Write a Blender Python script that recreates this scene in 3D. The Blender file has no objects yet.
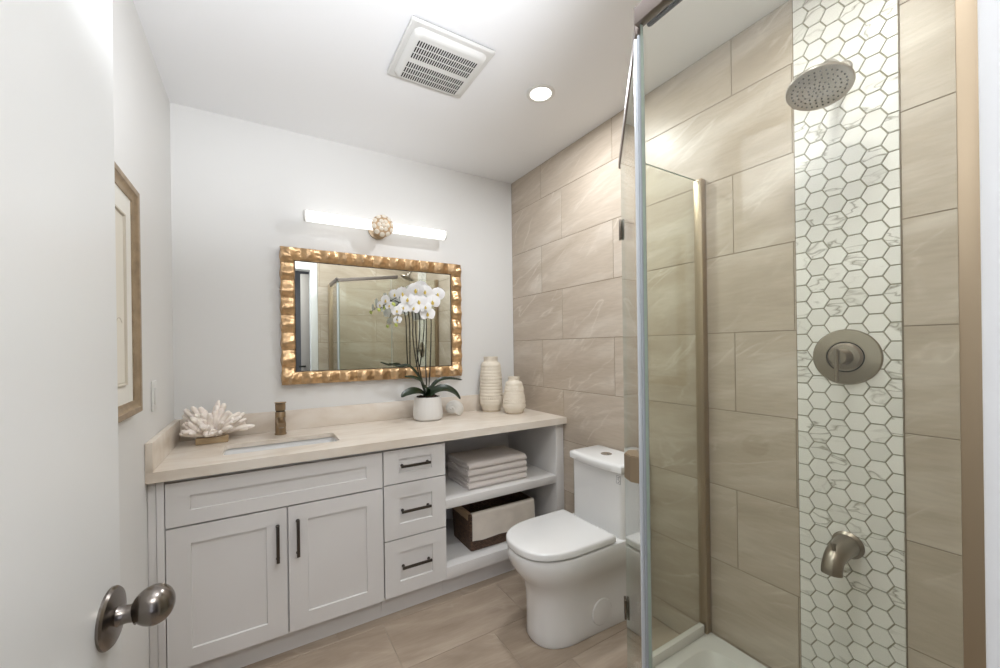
import bpy, bmesh, math, random
from mathutils import Vector, Matrix, Euler, noise

PI = math.pi
SC = bpy.context.scene
COL = SC.collection
random.seed(7)

# ------------------------------------------------------------------ camera
cam_data = bpy.data.cameras.new('camera')
cam = bpy.data.objects.new('camera', cam_data)
COL.objects.link(cam)
cam_data.sensor_fit = 'HORIZONTAL'
cam_data.sensor_width = 36.0
cam_data.lens = 395.9155 * 36.0 / 1000.0
cam_data.shift_x = (500 - 496.342) / 1000.0
cam_data.shift_y = (347.42 - 334) / 1000.0
cam_data.clip_start = 0.02
_r = Vector((0.8579325, -0.5135752, -0.0138678))
_u = Vector((0.0121415, -0.0067175, 0.9999037))
_f = Vector((0.5136189, 0.8580183, -0.0004724))
cam.matrix_world = Matrix(((_r.x, _u.x, -_f.x, -1.576435),
                           (_r.y, _u.y, -_f.y, -2.391976),
                           (_r.z, _u.z, -_f.z, 1.278365),
                           (0, 0, 0, 1)))
SC.camera = cam

# ------------------------------------------------------------------ world, exposure
world = bpy.data.worlds.new('world')
SC.world = world
world.use_nodes = True
world.node_tree.nodes['Background'].inputs[0].default_value = (0.9, 0.95, 1.0, 1)
world.node_tree.nodes['Background'].inputs[1].default_value = 0.3
SC.view_settings.view_transform = 'Standard'
SC.view_settings.look = 'None'
SC.view_settings.gamma = 1.0
SC.view_settings.use_curve_mapping = False
SC.view_settings.exposure = 0.17

DOWNLIGHT_W = 8.8
SHOWER_W = 3.8
ENTRY_FILL_W = 4.6
HALL_FILL_W = 20.0
DOORWAY_FILL_W = 42.0
FLASH_FILL_W = 73.0
TUBE_E = 1.15


def lamp(name, kind, loc, power, color=(1, 1, 1), rot=(0, 0, 0), size=0.1, size_y=None, spread=None):
    ld = bpy.data.lights.new(name, kind)
    ld.energy = power
    ld.color = color
    if kind == 'AREA':
        ld.shape = 'RECTANGLE' if size_y else 'DISK'
        ld.size = size
        if size_y:
            ld.size_y = size_y
        if spread:
            ld.spread = spread
    elif kind == 'SPOT':
        ld.shadow_soft_size = size
        ld.spot_size = spread or 2.4
        ld.spot_blend = 0.6
    else:
        ld.shadow_soft_size = size
    o = bpy.data.objects.new(name, ld)
    o.location = loc
    o.rotation_euler = rot
    COL.objects.link(o)
    return o


H = 2.458          # ceiling height
WX = -1.926        # left wall
NY = -2.325        # face of the near wall
# recessed downlights' light; the entry and hall lamps are unseen, added fill
lamp('downlight_lamp', 'AREA', (-0.438, -0.924, H - 0.012), DOWNLIGHT_W, (0.95, 0.99, 1.04), size=0.09)
lamp('shower_downlight_lamp', 'AREA', (-0.46, -1.93, H - 0.012), SHOWER_W, (1.0, 0.99, 0.975), size=0.09)
lamp('entry_fill_lamp', 'AREA', (-1.12, -1.92, H - 0.012), ENTRY_FILL_W, (0.95, 0.99, 1.04), size=0.09)  # unseen downlight added as fill near the door
lamp('doorway_fill', 'AREA', (-2.05, -3.93, 1.35), DOORWAY_FILL_W, (0.91, 0.98, 1.07), rot=(PI / 2, 0, PI), size=1.1, size_y=1.7)  # unseen area light added to fill the room through the doorway
# spot added to lift the ceiling, standing in for a photographer's flash
lamp('flash_fill_spot', 'SPOT', (-1.30, -2.10, 1.66), FLASH_FILL_W, (0.95, 0.99, 1.06), rot=Vector((-0.26, 0.62, 0.80)).to_track_quat('-Z', 'Y').to_euler(), size=0.06, spread=1.86)
lamp('hall_fill_lamp', 'AREA', (-1.5, -3.0, H - 0.03), HALL_FILL_W, (0.98, 0.99, 1.0), size=0.7, size_y=0.7)  # unseen lamp added in the hall for fill


# ------------------------------------------------------------------ material helpers
def new_mat(name):
    m = bpy.data.materials.new(name)
    m.use_nodes = True
    nt = m.node_tree
    return m, nt, nt.nodes['Principled BSDF']


def lin(c):
    return tuple(((x / 255) / 12.92 if x / 255 <= 0.04045 else ((x / 255 + 0.055) / 1.055) ** 2.4) for x in c) + (1,)


def simple(name, rgb, rough=0.5, metal=0.0, spec=0.5, bump=0.0, bscale=60.0, var=0.0, vscale=6.0, coat=0.0, sss=0.0, stretch=(1, 1, 1), emit=None):
    """plain surface with optional colour variation and fine bump (all procedural)"""
    m, nt, b = new_mat(name)
    N, L = nt.nodes, nt.links
    c = lin(rgb)
    b.inputs['Base Color'].default_value = c
    b.inputs['Roughness'].default_value = rough
    b.inputs['Metallic'].default_value = metal
    b.inputs['Specular IOR Level'].default_value = spec
    b.inputs['Coat Weight'].default_value = coat
    if sss:
        b.inputs['Subsurface Weight'].default_value = sss
        b.inputs['Subsurface Radius'].default_value = (0.01, 0.008, 0.006)
    if emit:
        b.inputs['Emission Color'].default_value = emit[:3] + (1,)
        b.inputs['Emission Strength'].default_value = emit[3]
    if bump or var:
        tc = N.new('ShaderNodeTexCoord')
        mp = N.new('ShaderNodeMapping')
        mp.inputs['Scale'].default_value = stretch
        L.new(tc.outputs['Object'], mp.inputs['Vector'])
    if var:
        n = N.new('ShaderNodeTexNoise')
        n.inputs['Scale'].default_value = vscale
        n.inputs['Detail'].default_value = 5
        L.new(mp.outputs[0], n.inputs['Vector'])
        r = N.new('ShaderNodeValToRGB')
        r.color_ramp.elements[0].position = 0.3
        r.color_ramp.elements[1].position = 0.7
        r.color_ramp.elements[0].color = tuple(x * (1 - var) for x in c[:3]) + (1,)
        r.color_ramp.elements[1].color = tuple(min(1, x * (1 + var)) for x in c[:3]) + (1,)
        L.new(n.outputs['Fac'], r.inputs[0])
        L.new(r.outputs[0], b.inputs['Base Color'])
    if bump:
        n2 = N.new('ShaderNodeTexNoise')
        n2.inputs['Scale'].default_value = bscale
        n2.inputs['Detail'].default_value = 3
        L.new(mp.outputs[0], n2.inputs['Vector'])
        bp = N.new('ShaderNodeBump')
        bp.inputs['Strength'].default_value = bump
        bp.inputs['Distance'].default_value = 0.002
        L.new(n2.outputs['Fac'], bp.inputs['Height'])
        L.new(bp.outputs[0], b.inputs['Normal'])
    return m


def math_node(nt, op, a, b=None, c=None):
    n = nt.nodes.new('ShaderNodeMath')
    n.operation = op
    for i, v in enumerate((a, b, c)):
        if v is None:
            continue
        if isinstance(v, (int, float)):
            n.inputs[i].default_value = v
        else:
            nt.links.new(v, n.inputs[i])
    return n.outputs[0]


def mix_col(nt, fac, a, b, mode='MIX'):
    n = nt.nodes.new('ShaderNodeMix')
    n.data_type = 'RGBA'
    n.blend_type = mode
    if isinstance(fac, (int, float)):
        n.inputs[0].default_value = fac
    else:
        nt.links.new(fac, n.inputs[0])
    for sock, v in ((n.inputs[6], a), (n.inputs[7], b)):
        if isinstance(v, tuple):
            sock.default_value = v
        else:
            nt.links.new(v, sock)
    return n.outputs[2]


def ramp(nt, fac, stops):
    r = nt.nodes.new('ShaderNodeValToRGB')
    e = r.color_ramp.elements
    while len(e) < len(stops):
        e.new(0.5)
    for el, (p, v) in zip(e, stops):
        el.position = p
        el.color = v if isinstance(v, tuple) else (v, v, v, 1)
    nt.links.new(fac, r.inputs[0])
    return r.outputs[0]


def stone_mat(name, base, dark, light, floor=False, rough=0.38, vein=0.85, angle=11, grain=1.0, vangle=30):
    """porcelain tile: slanting bands and wispy pale veins, different on every tile"""
    m, nt, b = new_mat(name)
    N, L = nt.nodes, nt.links
    tc = N.new('ShaderNodeTexCoord')
    sep = N.new('ShaderNodeSeparateXYZ')
    L.new(tc.outputs['Object'], sep.inputs[0])
    if floor:
        u, v = sep.outputs[0], sep.outputs[1]
    else:
        u, v = math_node(nt, 'ADD', sep.outputs[0], sep.outputs[1]), sep.outputs[2]
    geo = N.new('ShaderNodeNewGeometry')
    rnd = geo.outputs['Random Per Island']
    comb = N.new('ShaderNodeCombineXYZ')
    L.new(math_node(nt, 'ADD', u, math_node(nt, 'MULTIPLY', rnd, 37.0)), comb.inputs[0])
    L.new(math_node(nt, 'ADD', v, math_node(nt, 'MULTIPLY', rnd, 91.0)), comb.inputs[1])
    rot = N.new('ShaderNodeMapping')
    rot.inputs['Rotation'].default_value = (0, 0, math.radians(angle))
    L.new(comb.outputs[0], rot.inputs['Vector'])
    st = N.new('ShaderNodeMapping')
    st.inputs['Scale'].default_value = (1.6, 8.0, 1)
    L.new(rot.outputs[0], st.inputs['Vector'])
    n1 = N.new('ShaderNodeTexNoise')
    n1.inputs['Scale'].default_value = 1.0
    n1.inputs['Detail'].default_value = 6
    n1.inputs['Roughness'].default_value = 0.55
    n1.inputs['Distortion'].default_value = 0.7
    L.new(st.outputs[0], n1.inputs['Vector'])
    band = ramp(nt, n1.outputs['Fac'], [(0.25, dark), (0.5, base), (0.80, light)])
    # narrow veins = ridge of a second stretched noise
    st2 = N.new('ShaderNodeMapping')
    st2.inputs['Scale'].default_value = (1.1, 3.6, 1)
    st2.inputs['Location'].default_value = (3.3, 8.1, 0)
    rot2 = N.new('ShaderNodeMapping')
    rot2.inputs['Rotation'].default_value = (0, 0, math.radians(vangle))
    L.new(comb.outputs[0], rot2.inputs['Vector'])
    L.new(rot2.outputs[0], st2.inputs['Vector'])
    n2 = N.new('ShaderNodeTexNoise')
    n2.inputs['Scale'].default_value = 1.3
    n2.inputs['Detail'].default_value = 4
    n2.inputs['Distortion'].default_value = 0.5
    L.new(st2.outputs[0], n2.inputs['Vector'])
    ridge = math_node(nt, 'ABSOLUTE', math_node(nt, 'SUBTRACT', n2.outputs['Fac'], 0.5))
    vfac = ramp(nt, ridge, [(0.0, 1.0), (0.006, 0.5), (0.022, 0.0)])
    n3 = N.new('ShaderNodeTexNoise')
    n3.inputs['Scale'].default_value = 4.0
    L.new(comb.outputs[0], n3.inputs['Vector'])
    gate = ramp(nt, n3.outputs['Fac'], [(0.45, 0.0), (0.62, 1.0)])
    vf = math_node(nt, 'MULTIPLY', math_node(nt, 'MULTIPLY', vfac, gate), vein)
    c1 = mix_col(nt, vf, band, light)
    # fine horizontal grain
    st3 = N.new('ShaderNodeMapping')
    st3.inputs['Scale'].default_value = (14, 110, 1)
    L.new(comb.outputs[0], st3.inputs['Vector'])
    n4 = N.new('ShaderNodeTexNoise')
    n4.inputs['Scale'].default_value = 1.0
    n4.inputs['Detail'].default_value = 4
    L.new(st3.outputs[0], n4.inputs['Vector'])
    g = ramp(nt, n4.outputs['Fac'], [(0.3, 1 - 0.10 * grain), (0.7, 1.0)])
    c2 = mix_col(nt, 1.0, c1, g, 'MULTIPLY')
    L.new(c2, b.inputs['Base Color'])
    b.inputs['Roughness'].default_value = rough
    b.inputs['Specular IOR Level'].default_value = 0.4
    return m


def marble_hex_mat():
    m, nt, b = new_mat('marble_mosaic')
    N, L = nt.nodes, nt.links
    tc = N.new('ShaderNodeTexCoord')
    geo = N.new('ShaderNodeNewGeometry')
    rnd = geo.outputs['Random Per Island']
    add = N.new('ShaderNodeVectorMath')
    add.operation = 'ADD'
    off = N.new('ShaderNodeCombineXYZ')
    for i, k in enumerate((53.0, 17.0, 71.0)):
        L.new(math_node(nt, 'MULTIPLY', rnd, k), off.inputs[i])
    L.new(tc.outputs['Object'], add.inputs[0])
    L.new(off.outputs[0], add.inputs[1])
    rot = N.new('ShaderNodeMapping')
    rot.inputs['Rotation'].default_value = (math.radians(38), 0, 0)
    rot.inputs['Scale'].default_value = (1, 1.0, 2.6)
    L.new(add.outputs[0], rot.inputs['Vector'])
    n = N.new('ShaderNodeTexNoise')
    n.inputs['Scale'].default_value = 6.5
    n.inputs['Detail'].default_value = 3
    n.inputs['Distortion'].default_value = 0.4
    L.new(rot.outputs[0], n.inputs['Vector'])
    ridge = math_node(nt, 'ABSOLUTE', math_node(nt, 'SUBTRACT', n.outputs['Fac'], 0.5))
    vf = ramp(nt, ridge, [(0.0, 0.85), (0.008, 0.4), (0.03, 0.0)])
    gate = ramp(nt, math_node(nt, 'FRACT', math_node(nt, 'MULTIPLY', rnd, 7.31)), [(0.50, 0.0), (0.75, 1.0)])
    vf = math_node(nt, 'MULTIPLY', vf, gate)
    tone = ramp(nt, rnd, [(0.0, lin((228, 226, 221))), (1.0, lin((241, 239, 235)))])
    c = mix_col(nt, vf, tone, lin((128, 122, 100)))
    L.new(c, b.inputs['Base Color'])
    b.inputs['Roughness'].default_value = 0.3
    return m


def quartz_mat():
    m, nt, b = new_mat('cream_quartz')
    N, L = nt.nodes, nt.links
    tc = N.new('ShaderNodeTexCoord')
    mp = N.new('ShaderNodeMapping')
    mp.inputs['Rotation'].default_value = (0, 0, 0.6)
    mp.inputs['Scale'].default_value = (1, 2.2, 1.6)
    L.new(tc.outputs['Object'], mp.inputs['Vector'])
    n = N.new('ShaderNodeTexNoise')
    n.inputs['Scale'].default_value = 3.5
    n.inputs['Detail'].default_value = 7
    n.inputs['Distortion'].default_value = 1.2
    L.new(mp.outputs[0], n.inputs['Vector'])
    c = ramp(nt, n.outputs['Fac'], [(0.28, lin((212, 198, 181))), (0.5, lin((226, 215, 201))), (0.75, lin((234, 226, 215)))])
    L.new(c, b.inputs['Base Color'])
    b.inputs['Roughness'].default_value = 0.28
    return m


def glass_mat(name, tint, refl=0.9):
    """thin clear pane: tinted see-through plus Schlick reflection, the same for every ray"""
    m = bpy.data.materials.new(name)
    m.use_nodes = True
    nt = m.node_tree
    N, L = nt.nodes, nt.links
    N.remove(N['Principled BSDF'])
    tr = N.new('ShaderNodeBsdfTransparent')
    tr.inputs[0].default_value = tint + (1,)
    gl = N.new('ShaderNodeBsdfGlossy')
    gl.inputs['Color'].default_value = (refl, refl, refl, 1)
    gl.inputs['Roughness'].default_value = 0.0
    lw = N.new('ShaderNodeLayerWeight')
    lw.inputs[0].default_value = 0.5
    p = math_node(nt, 'POWER', lw.outputs['Facing'], 5.0)
    f = math_node(nt, 'MULTIPLY_ADD', p, 0.92, 0.035)
    mx = N.new('ShaderNodeMixShader')
    L.new(f, mx.inputs[0])
    L.new(tr.outputs[0], mx.inputs[1])
    L.new(gl.outputs[0], mx.inputs[2])
    L.new(mx.outputs[0], N['Material Output'].inputs[0])
    return m


def radial_nickel():
    m = simple('radial_brushed_nickel', (160, 151, 138), 0.3, 1.0)
    nt = m.node_tree
    t = nt.nodes.new('ShaderNodeTangent')
    t.direction_type = 'RADIAL'
    t.axis = 'X'
    b = nt.nodes['Principled BSDF']
    b.inputs['Anisotropic'].default_value = 0.75
    nt.links.new(t.outputs[0], b.inputs['Tangent'])
    return m


def wicker_mat():
    m, nt, b = new_mat('dark_wicker')
    N, L = nt.nodes, nt.links
    tc = N.new('ShaderNodeTexCoord')
    w = N.new('ShaderNodeTexBrick')
    w.inputs['Scale'].default_value = 34
    w.inputs['Color1'].default_value = lin((120, 92, 72))
    w.inputs['Color2'].default_value = lin((84, 63, 49))
    w.inputs['Mortar'].default_value = lin((40, 30, 24))
    w.inputs['Mortar Size'].default_value = 0.03
    sep = N.new('ShaderNodeSeparateXYZ')
    L.new(tc.outputs['Object'], sep.inputs[0])
    cb = N.new('ShaderNodeCombineXYZ')
    L.new(math_node(nt, 'ADD', sep.outputs[0], sep.outputs[1]), cb.inputs[0])
    L.new(sep.outputs[2], cb.inputs[1])
    L.new(cb.outputs[0], w.inputs['Vector'])
    L.new(w.outputs['Color'], b.inputs['Base Color'])
    bp = N.new('ShaderNodeBump')
    bp.inputs['Strength'].default_value = 0.9
    bp.inputs['Distance'].default_value = 0.004
    L.new(w.outputs['Color'], bp.inputs['Height'])
    L.new(bp.outputs[0], b.inputs['Normal'])
    b.inputs['Roughness'].default_value = 0.6
    return m


M = {
    'wall': simple('white_wall_paint', (226, 225, 222), 0.6, bump=0.04, bscale=220),
    'ceil': simple('white_ceiling_paint', (238, 238, 238), 0.8, bump=0.05, bscale=150),
    'door': simple('white_door_paint', (228, 228, 226), 0.35),
    'trim': simple('white_trim_paint', (232, 232, 232), 0.4),
    'tile': stone_mat('beige_stone_tile', lin((192, 178, 161)), lin((178, 163, 145)), lin((216, 206, 193))),
    'floor': stone_mat('taupe_floor_tile', lin((171, 154, 136)), lin((149, 132, 115)), lin((194, 178, 161)), floor=True, angle=8, rough=0.42, vein=0.5),
    'grout': simple('tile_grout', (140, 126, 108), 0.9, bump=0.1, bscale=300),
    'floorgrout': simple('pale_floor_grout', (172, 158, 142), 0.9, bump=0.1, bscale=300),
    'hexgrout': simple('mosaic_grout', (160, 156, 136), 0.9, bump=0.1, bscale=300),
    'hex': marble_hex_mat(),
    'cab': simple('greige_cabinet_paint', (222, 219, 216), 0.45, bump=0.02, bscale=120),
    'cabin': simple('greige_cabinet_interior', (205, 203, 200), 0.5),
    'quartz': quartz_mat(),
    'nickel': simple('brushed_nickel', (176, 168, 158), 0.3, 1.0, bump=0.05, bscale=90, stretch=(1, 1, 12)),
    'nickel_dark': simple('dark_brushed_nickel', (150, 141, 130), 0.34, 1.0, bump=0.05, bscale=90, stretch=(1, 1, 12)),
    'nickel_radial': radial_nickel(),
    'nickel_warm': simple('warm_brushed_nickel', (170, 153, 130), 0.36, 1.0, bump=0.04, bscale=80, stretch=(10, 10, 1)),
    'header': simple('grey_brushed_header', (138, 128, 122), 0.42, 1.0),
    'knobmetal': simple('satin_knob_nickel', (132, 125, 119), 0.24, 1.0),
    'hingemetal': simple('dark_hinge_nickel', (108, 100, 92), 0.35, 1.0),
    'champagne': simple('champagne_nickel', (158, 138, 112), 0.36, 1.0, bump=0.05, bscale=120),
    'gunmetal': simple('gunmetal_pull', (92, 86, 80), 0.38, 1.0),
    'chrome': simple('chrome', (205, 203, 200), 0.12, 1.0),
    'black': simple('black_rubber', (28, 27, 26), 0.5),
    'slot_shade': simple('dark_slot_shade', (26, 25, 24), 0.9),  # dark colour for the shade in the fan's slots and gap
    'porcelain': simple('white_porcelain', (231, 230, 228), 0.12, coat=0.4),
    'plastic': simple('white_plastic', (224, 223, 219), 0.4),
    'fanplastic': simple('off_white_fan_plastic', (212, 211, 207), 0.45),
    'acrylic': simple('white_acrylic_tray', (222, 222, 219), 0.25),
    'gold': simple('hammered_gold_leaf', (205, 171, 131), 0.34, 1.0, bump=0.8, bscale=85, var=0.22, vscale=38),
    'mirror': simple('silvered_mirror', (232, 236, 230), 0.0, 1.0),
    'glass': glass_mat('shower_glass', (0.955, 0.965, 0.93)),
    'glassedge': simple('glass_edge', (168, 186, 178), 0.2, spec=0.6),
    'picglass': glass_mat('picture_glass', (0.97, 0.97, 0.97)),
    'seal': simple('frosted_vinyl_seal', (200, 204, 208), 0.3),
    'seal2': simple('grey_vinyl_seal', (150, 155, 160), 0.3),
    'tube': simple('lit_opal_tube', (250, 250, 248), 0.4, emit=(1.0, 0.99, 0.98, TUBE_E)),
    'lens': simple('lit_downlight_lens', (250, 250, 248), 0.4, emit=(1.0, 0.97, 0.93, 4.0)),
    'hall_lens': simple('added_hall_lens', (250, 250, 248), 0.4, emit=(1.0, 0.97, 0.93, 2.0)),
    'pearl': simple('pearly_petal_shell', (236, 226, 210), 0.3, coat=0.3),
    'goldwire': simple('pale_gold_wire', (196, 166, 130), 0.4, 0.35),
    'pot': simple('white_ribbed_ceramic', (222, 219, 214), 0.5),
    'vase': simple('cream_textured_ceramic', (224, 214, 197), 0.6, bump=0.35, bscale=70, stretch=(1, 1, 3)),
    'vase_base': simple('bare_clay_foot', (196, 180, 156), 0.75),
    'shell': simple('pale_shell', (218, 215, 208), 0.35, var=0.05, vscale=25),
    'coral': simple('white_coral', (248, 236, 226), 0.75, bump=0.5, bscale=140, var=0.10, vscale=30, sss=0.1),
    'coralbase': simple('golden_acrylic_block', (176, 152, 116), 0.2, coat=0.5),
    'petal': simple('white_orchid_petal', (248, 247, 247), 0.6),
    'lip': simple('yellow_orchid_lip', (222, 196, 96), 0.5),
    'bud': simple('green_orchid_bud', (196, 206, 110), 0.5),
    'leaf': simple('dark_orchid_leaf', (24, 40, 17), 0.35, var=0.25, vscale=14),
    'stem': simple('dark_orchid_stem', (34, 32, 22), 0.6),
    'bark': simple('dark_potting_bark', (54, 38, 28), 0.9, bump=1.0, bscale=60, var=0.4, vscale=50),
    'towel': simple('white_terry_towel', (222, 214, 208), 0.95, bump=0.8, bscale=260),
    'linen': simple('cream_linen_cloth', (226, 217, 205), 0.95, bump=0.6, bscale=200, var=0.06, vscale=12),
    'tan': simple('tan_webbing', (176, 150, 120), 0.9, bump=0.4, bscale=160),
    'wicker': wicker_mat(),
    'picframe': simple('antique_champagne_wood', (160, 140, 114), 0.45, 0.35, bump=0.5, bscale=60, var=0.18, vscale=30),
    'mat': simple('cream_mat_board', (232, 229, 220), 0.8),
    'bead': simple('thin_champagne_bead', (206, 198, 182), 0.5),
    'paper': simple('ivory_paper', (228, 222, 208), 0.8),
    'ink': simple('taupe_ink_line', (190, 178, 162), 0.8),
    'label': simple('grey_label_ink', (140, 140, 141), 0.6),
    'hallwall': simple('grey_hall_paint', (98, 98, 104), 0.8),
    'hallpale': simple('greige_hall_door', (176, 170, 166), 0.5),
    'hallfloor': simple('hall_floor_boards', (150, 140, 130), 0.5),
}


# ------------------------------------------------------------------ mesh helpers
def nb():
    return bmesh.new()


def box(bm, x0, x1, y0, y1, z0, z1, bev=0.0, seg=2, mi=0, mtx=None):
    vs = [bm.verts.new((x, y, z)) for x in (x0, x1) for y in (y0, y1) for z in (z0, z1)]
    idx = [(0, 1, 3, 2), (4, 6, 7, 5), (0, 4, 5, 1), (2, 3, 7, 6), (0, 2, 6, 4), (1, 5, 7, 3)]
    fs = [bm.faces.new([vs[i] for i in q]) for q in idx]
    for f in fs:
        f.material_index = mi
    if bev > 0:
        es = list({e for f in fs for e in f.edges})
        r = bmesh.ops.bevel(bm, geom=es, offset=bev, segments=seg, affect='EDGES', profile=0.5, clamp_overlap=True)
        for f in r['faces']:
            f.material_index = mi
        vs = list({v for f in r['faces'] for v in f.verts} | {v for v in vs if v.is_valid})
    if mtx is not None:
        bmesh.ops.transform(bm, matrix=mtx, verts=vs)
    return vs


def frame_z(d):
    d = Vector(d).normalized()
    return d.to_track_quat('Z', 'Y').to_matrix().to_4x4()


def lathe(bm, prof, origin=(0, 0, 0), axis=(0, 0, 1), seg=32, mi=0, cap=True, fn=None):
    """prof: list of (radius, height) along axis from origin; fn(angle, r, h)->r modifies radius"""
    mt = Matrix.Translation(origin) @ frame_z(axis)
    rings = []
    for r, h in prof:
        ring = []
        for i in range(seg):
            a = 2 * PI * i / seg
            rr = fn(a, r, h) if fn else r
            ring.append(bm.verts.new(mt @ Vector((rr * math.cos(a), rr * math.sin(a), h))))
        rings.append(ring)
    for a, b in zip(rings, rings[1:]):
        for i in range(seg):
            f = bm.faces.new((a[i], a[(i + 1) % seg], b[(i + 1) % seg], b[i]))
            f.material_index = mi
    if cap:
        f = bm.faces.new(list(reversed(rings[0])))
        f.material_index = mi
        f = bm.faces.new(rings[-1])
        f.material_index = mi
    return rings


def cyl(bm, p0, p1, r0, r1=None, seg=24, mi=0):
    p0, p1 = Vector(p0), Vector(p1)
    lathe(bm, [(r0, 0), (r0 if r1 is None else r1, (p1 - p0).length)], p0, p1 - p0, seg, mi)


def smooth_path(pts, n):
    """Catmull-Rom through pts"""
    P = [Vector(p) for p in pts]
    P = [P[0] * 2 - P[1]] + P + [P[-1] * 2 - P[-2]]
    out = []
    for k in range(1, len(P) - 2):
        for j in range(n):
            t = j / n
            a, b, c, d = P[k - 1], P[k], P[k + 1], P[k + 2]
            out.append(0.5 * ((2 * b) + (c - a) * t + (2 * a - 5 * b + 4 * c - d) * t * t + (3 * b - a - 3 * c + d) * t ** 3))
    out.append(P[-2])
    return out


def tube(bm, pts, rad, seg=10, mi=0, round_end=False):
    """swept tube; rad is a number or a list or fn(t)"""
    pts = [Vector(p) for p in pts]
    n = len(pts)
    up = None
    rings = []
    for i, p in enumerate(pts):
        t = (pts[min(i + 1, n - 1)] - pts[max(i - 1, 0)]).normalized()
        if up is None:
            up = t.orthogonal().normalized()
        up = (up - t * up.dot(t))
        up = up.normalized() if up.length > 1e-6 else t.orthogonal().normalized()
        s = t.cross(up)
        r = rad(i / (n - 1)) if callable(rad) else (rad[i] if isinstance(rad, (list, tuple)) else rad)
        rings.append([bm.verts.new(p + (up * math.cos(2 * PI * k / seg) + s * math.sin(2 * PI * k / seg)) * r) for k in range(seg)])
    for a, b in zip(rings, rings[1:]):
        for k in range(seg):
            f = bm.faces.new((a[k], a[(k + 1) % seg], b[(k + 1) % seg], b[k]))
            f.material_index = mi
    f = bm.faces.new(list(reversed(rings[0])))
    f.material_index = mi
    f = bm.faces.new(rings[-1])
    f.material_index = mi


def prism(bm, poly, z0, z1, mi=0, bev=0.0):
    """extrude an xy polygon (counter-clockwise)"""
    a = [bm.verts.new((p[0], p[1], z0)) for p in poly]
    b = [bm.verts.new((p[0], p[1], z1)) for p in poly]
    fs = [bm.faces.new(list(reversed(a))), bm.faces.new(b)]
    n = len(poly)
    for i in range(n):
        fs.append(bm.faces.new((a[i], a[(i + 1) % n], b[(i + 1) % n], b[i])))
    for f in fs:
        f.material_index = mi
    if bev:
        es = [e for e in fs[1].edges] + [e for e in fs[0].edges]
        r = bmesh.ops.bevel(bm, geom=es, offset=bev, segments=2, affect='EDGES', clamp_overlap=True)
        for f in r['faces']:
            f.material_index = mi
    return a + b


def loft(bm, sections, mi=0, cap=(True, True)):
    rings = [[bm.verts.new(p) for p in s] for s in sections]
    n = len(rings[0])
    for a, b in zip(rings, rings[1:]):
        for i in range(n):
            f = bm.faces.new((a[i], a[(i + 1) % n], b[(i + 1) % n], b[i]))
            f.material_index = mi
    if cap[0]:
        bm.faces.new(list(reversed(rings[0]))).material_index = mi
    if cap[1]:
        bm.faces.new(rings[-1]).material_index = mi


def rrect(x0, x1, y0, y1, r, n=6):
    pts = []
    for cx, cy, a0 in ((x1 - r, y1 - r, 0), (x0 + r, y1 - r, 90), (x0 + r, y0 + r, 180), (x1 - r, y0 + r, 270)):
        for k in range(n + 1):
            a = math.radians(a0 + 90 * k / n)
            pts.append((cx + r * math.cos(a), cy + r * math.sin(a)))
    return pts


BASE = {}


def link_mesh(name, bm, mats, base, angle=35):
    bmesh.ops.recalc_face_normals(bm, faces=bm.faces)
    if base is not None:
        bmesh.ops.translate(bm, vec=-Vector(base), verts=bm.verts)
    lim = math.radians(angle)
    for e in bm.edges:
        if len(e.link_faces) == 2:
            e.smooth = e.calc_face_angle(0) < lim
    for f in bm.faces:
        f.smooth = True
    me = bpy.data.meshes.new(name)
    bm.to_mesh(me)
    bm.free()
    for m in (mats if isinstance(mats, (list, tuple)) else [mats]):
        me.materials.append(M[m] if isinstance(m, str) else m)
    o = bpy.data.objects.new(name, me)
    COL.objects.link(o)
    return o


def thing(name, label, cat, base, group=None):
    o = bpy.data.objects.new(name, None)
    o.empty_display_size = 0.05
    COL.objects.link(o)
    o.location = base
    o['label'] = label
    o['category'] = cat
    if group:
        o['group'] = group
    BASE[o] = Vector(base)
    return o


def part(name, bm, mats, parent, label=None, angle=35, stuff=False):
    """a mesh in world coordinates, parented to its thing (or part)"""
    o = link_mesh(name, bm, mats, BASE[parent], angle)
    o.parent = parent
    BASE[o] = BASE[parent]
    if label:
        o['label'] = label
    if stuff:
        o['kind'] = 'stuff'
    return o


def solo(name, bm, mats, label, cat, base, group=None, angle=35):
    o = link_mesh(name, bm, mats, base, angle)
    o.location = base
    o['label'] = label
    o['category'] = cat
    if group:
        o['group'] = group
    BASE[o] = Vector(base)
    return o


def struct(name, bm, mats, label, angle=35, cat='room part'):
    o = link_mesh(name, bm, mats, None, angle)
    o['kind'] = 'structure'
    o['label'] = label
    o['category'] = cat
    BASE[o] = Vector((0, 0, 0))
    return o


# ------------------------------------------------------------------ setting
def clip_poly(poly, u0, u1, v0, v1):
    for ax, lim, sgn in ((0, u0, 1), (0, u1, -1), (1, v0, 1), (1, v1, -1)):
        out = []
        for i, p in enumerate(poly):
            q = poly[(i + 1) % len(poly)]
            a, b = sgn * (p[ax] - lim), sgn * (q[ax] - lim)
            if a >= 0:
                out.append(p)
            if (a >= 0) != (b >= 0):
                t = a / (a - b)
                out.append((p[0] + (q[0] - p[0]) * t, p[1] + (q[1] - p[1]) * t))
        poly = out
        if len(poly) < 3:
            return None
    return poly


def area(poly):
    return 0.5 * sum(p[0] * q[1] - q[0] * p[1] for p, q in zip(poly, poly[1:] + poly[:1]))


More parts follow.
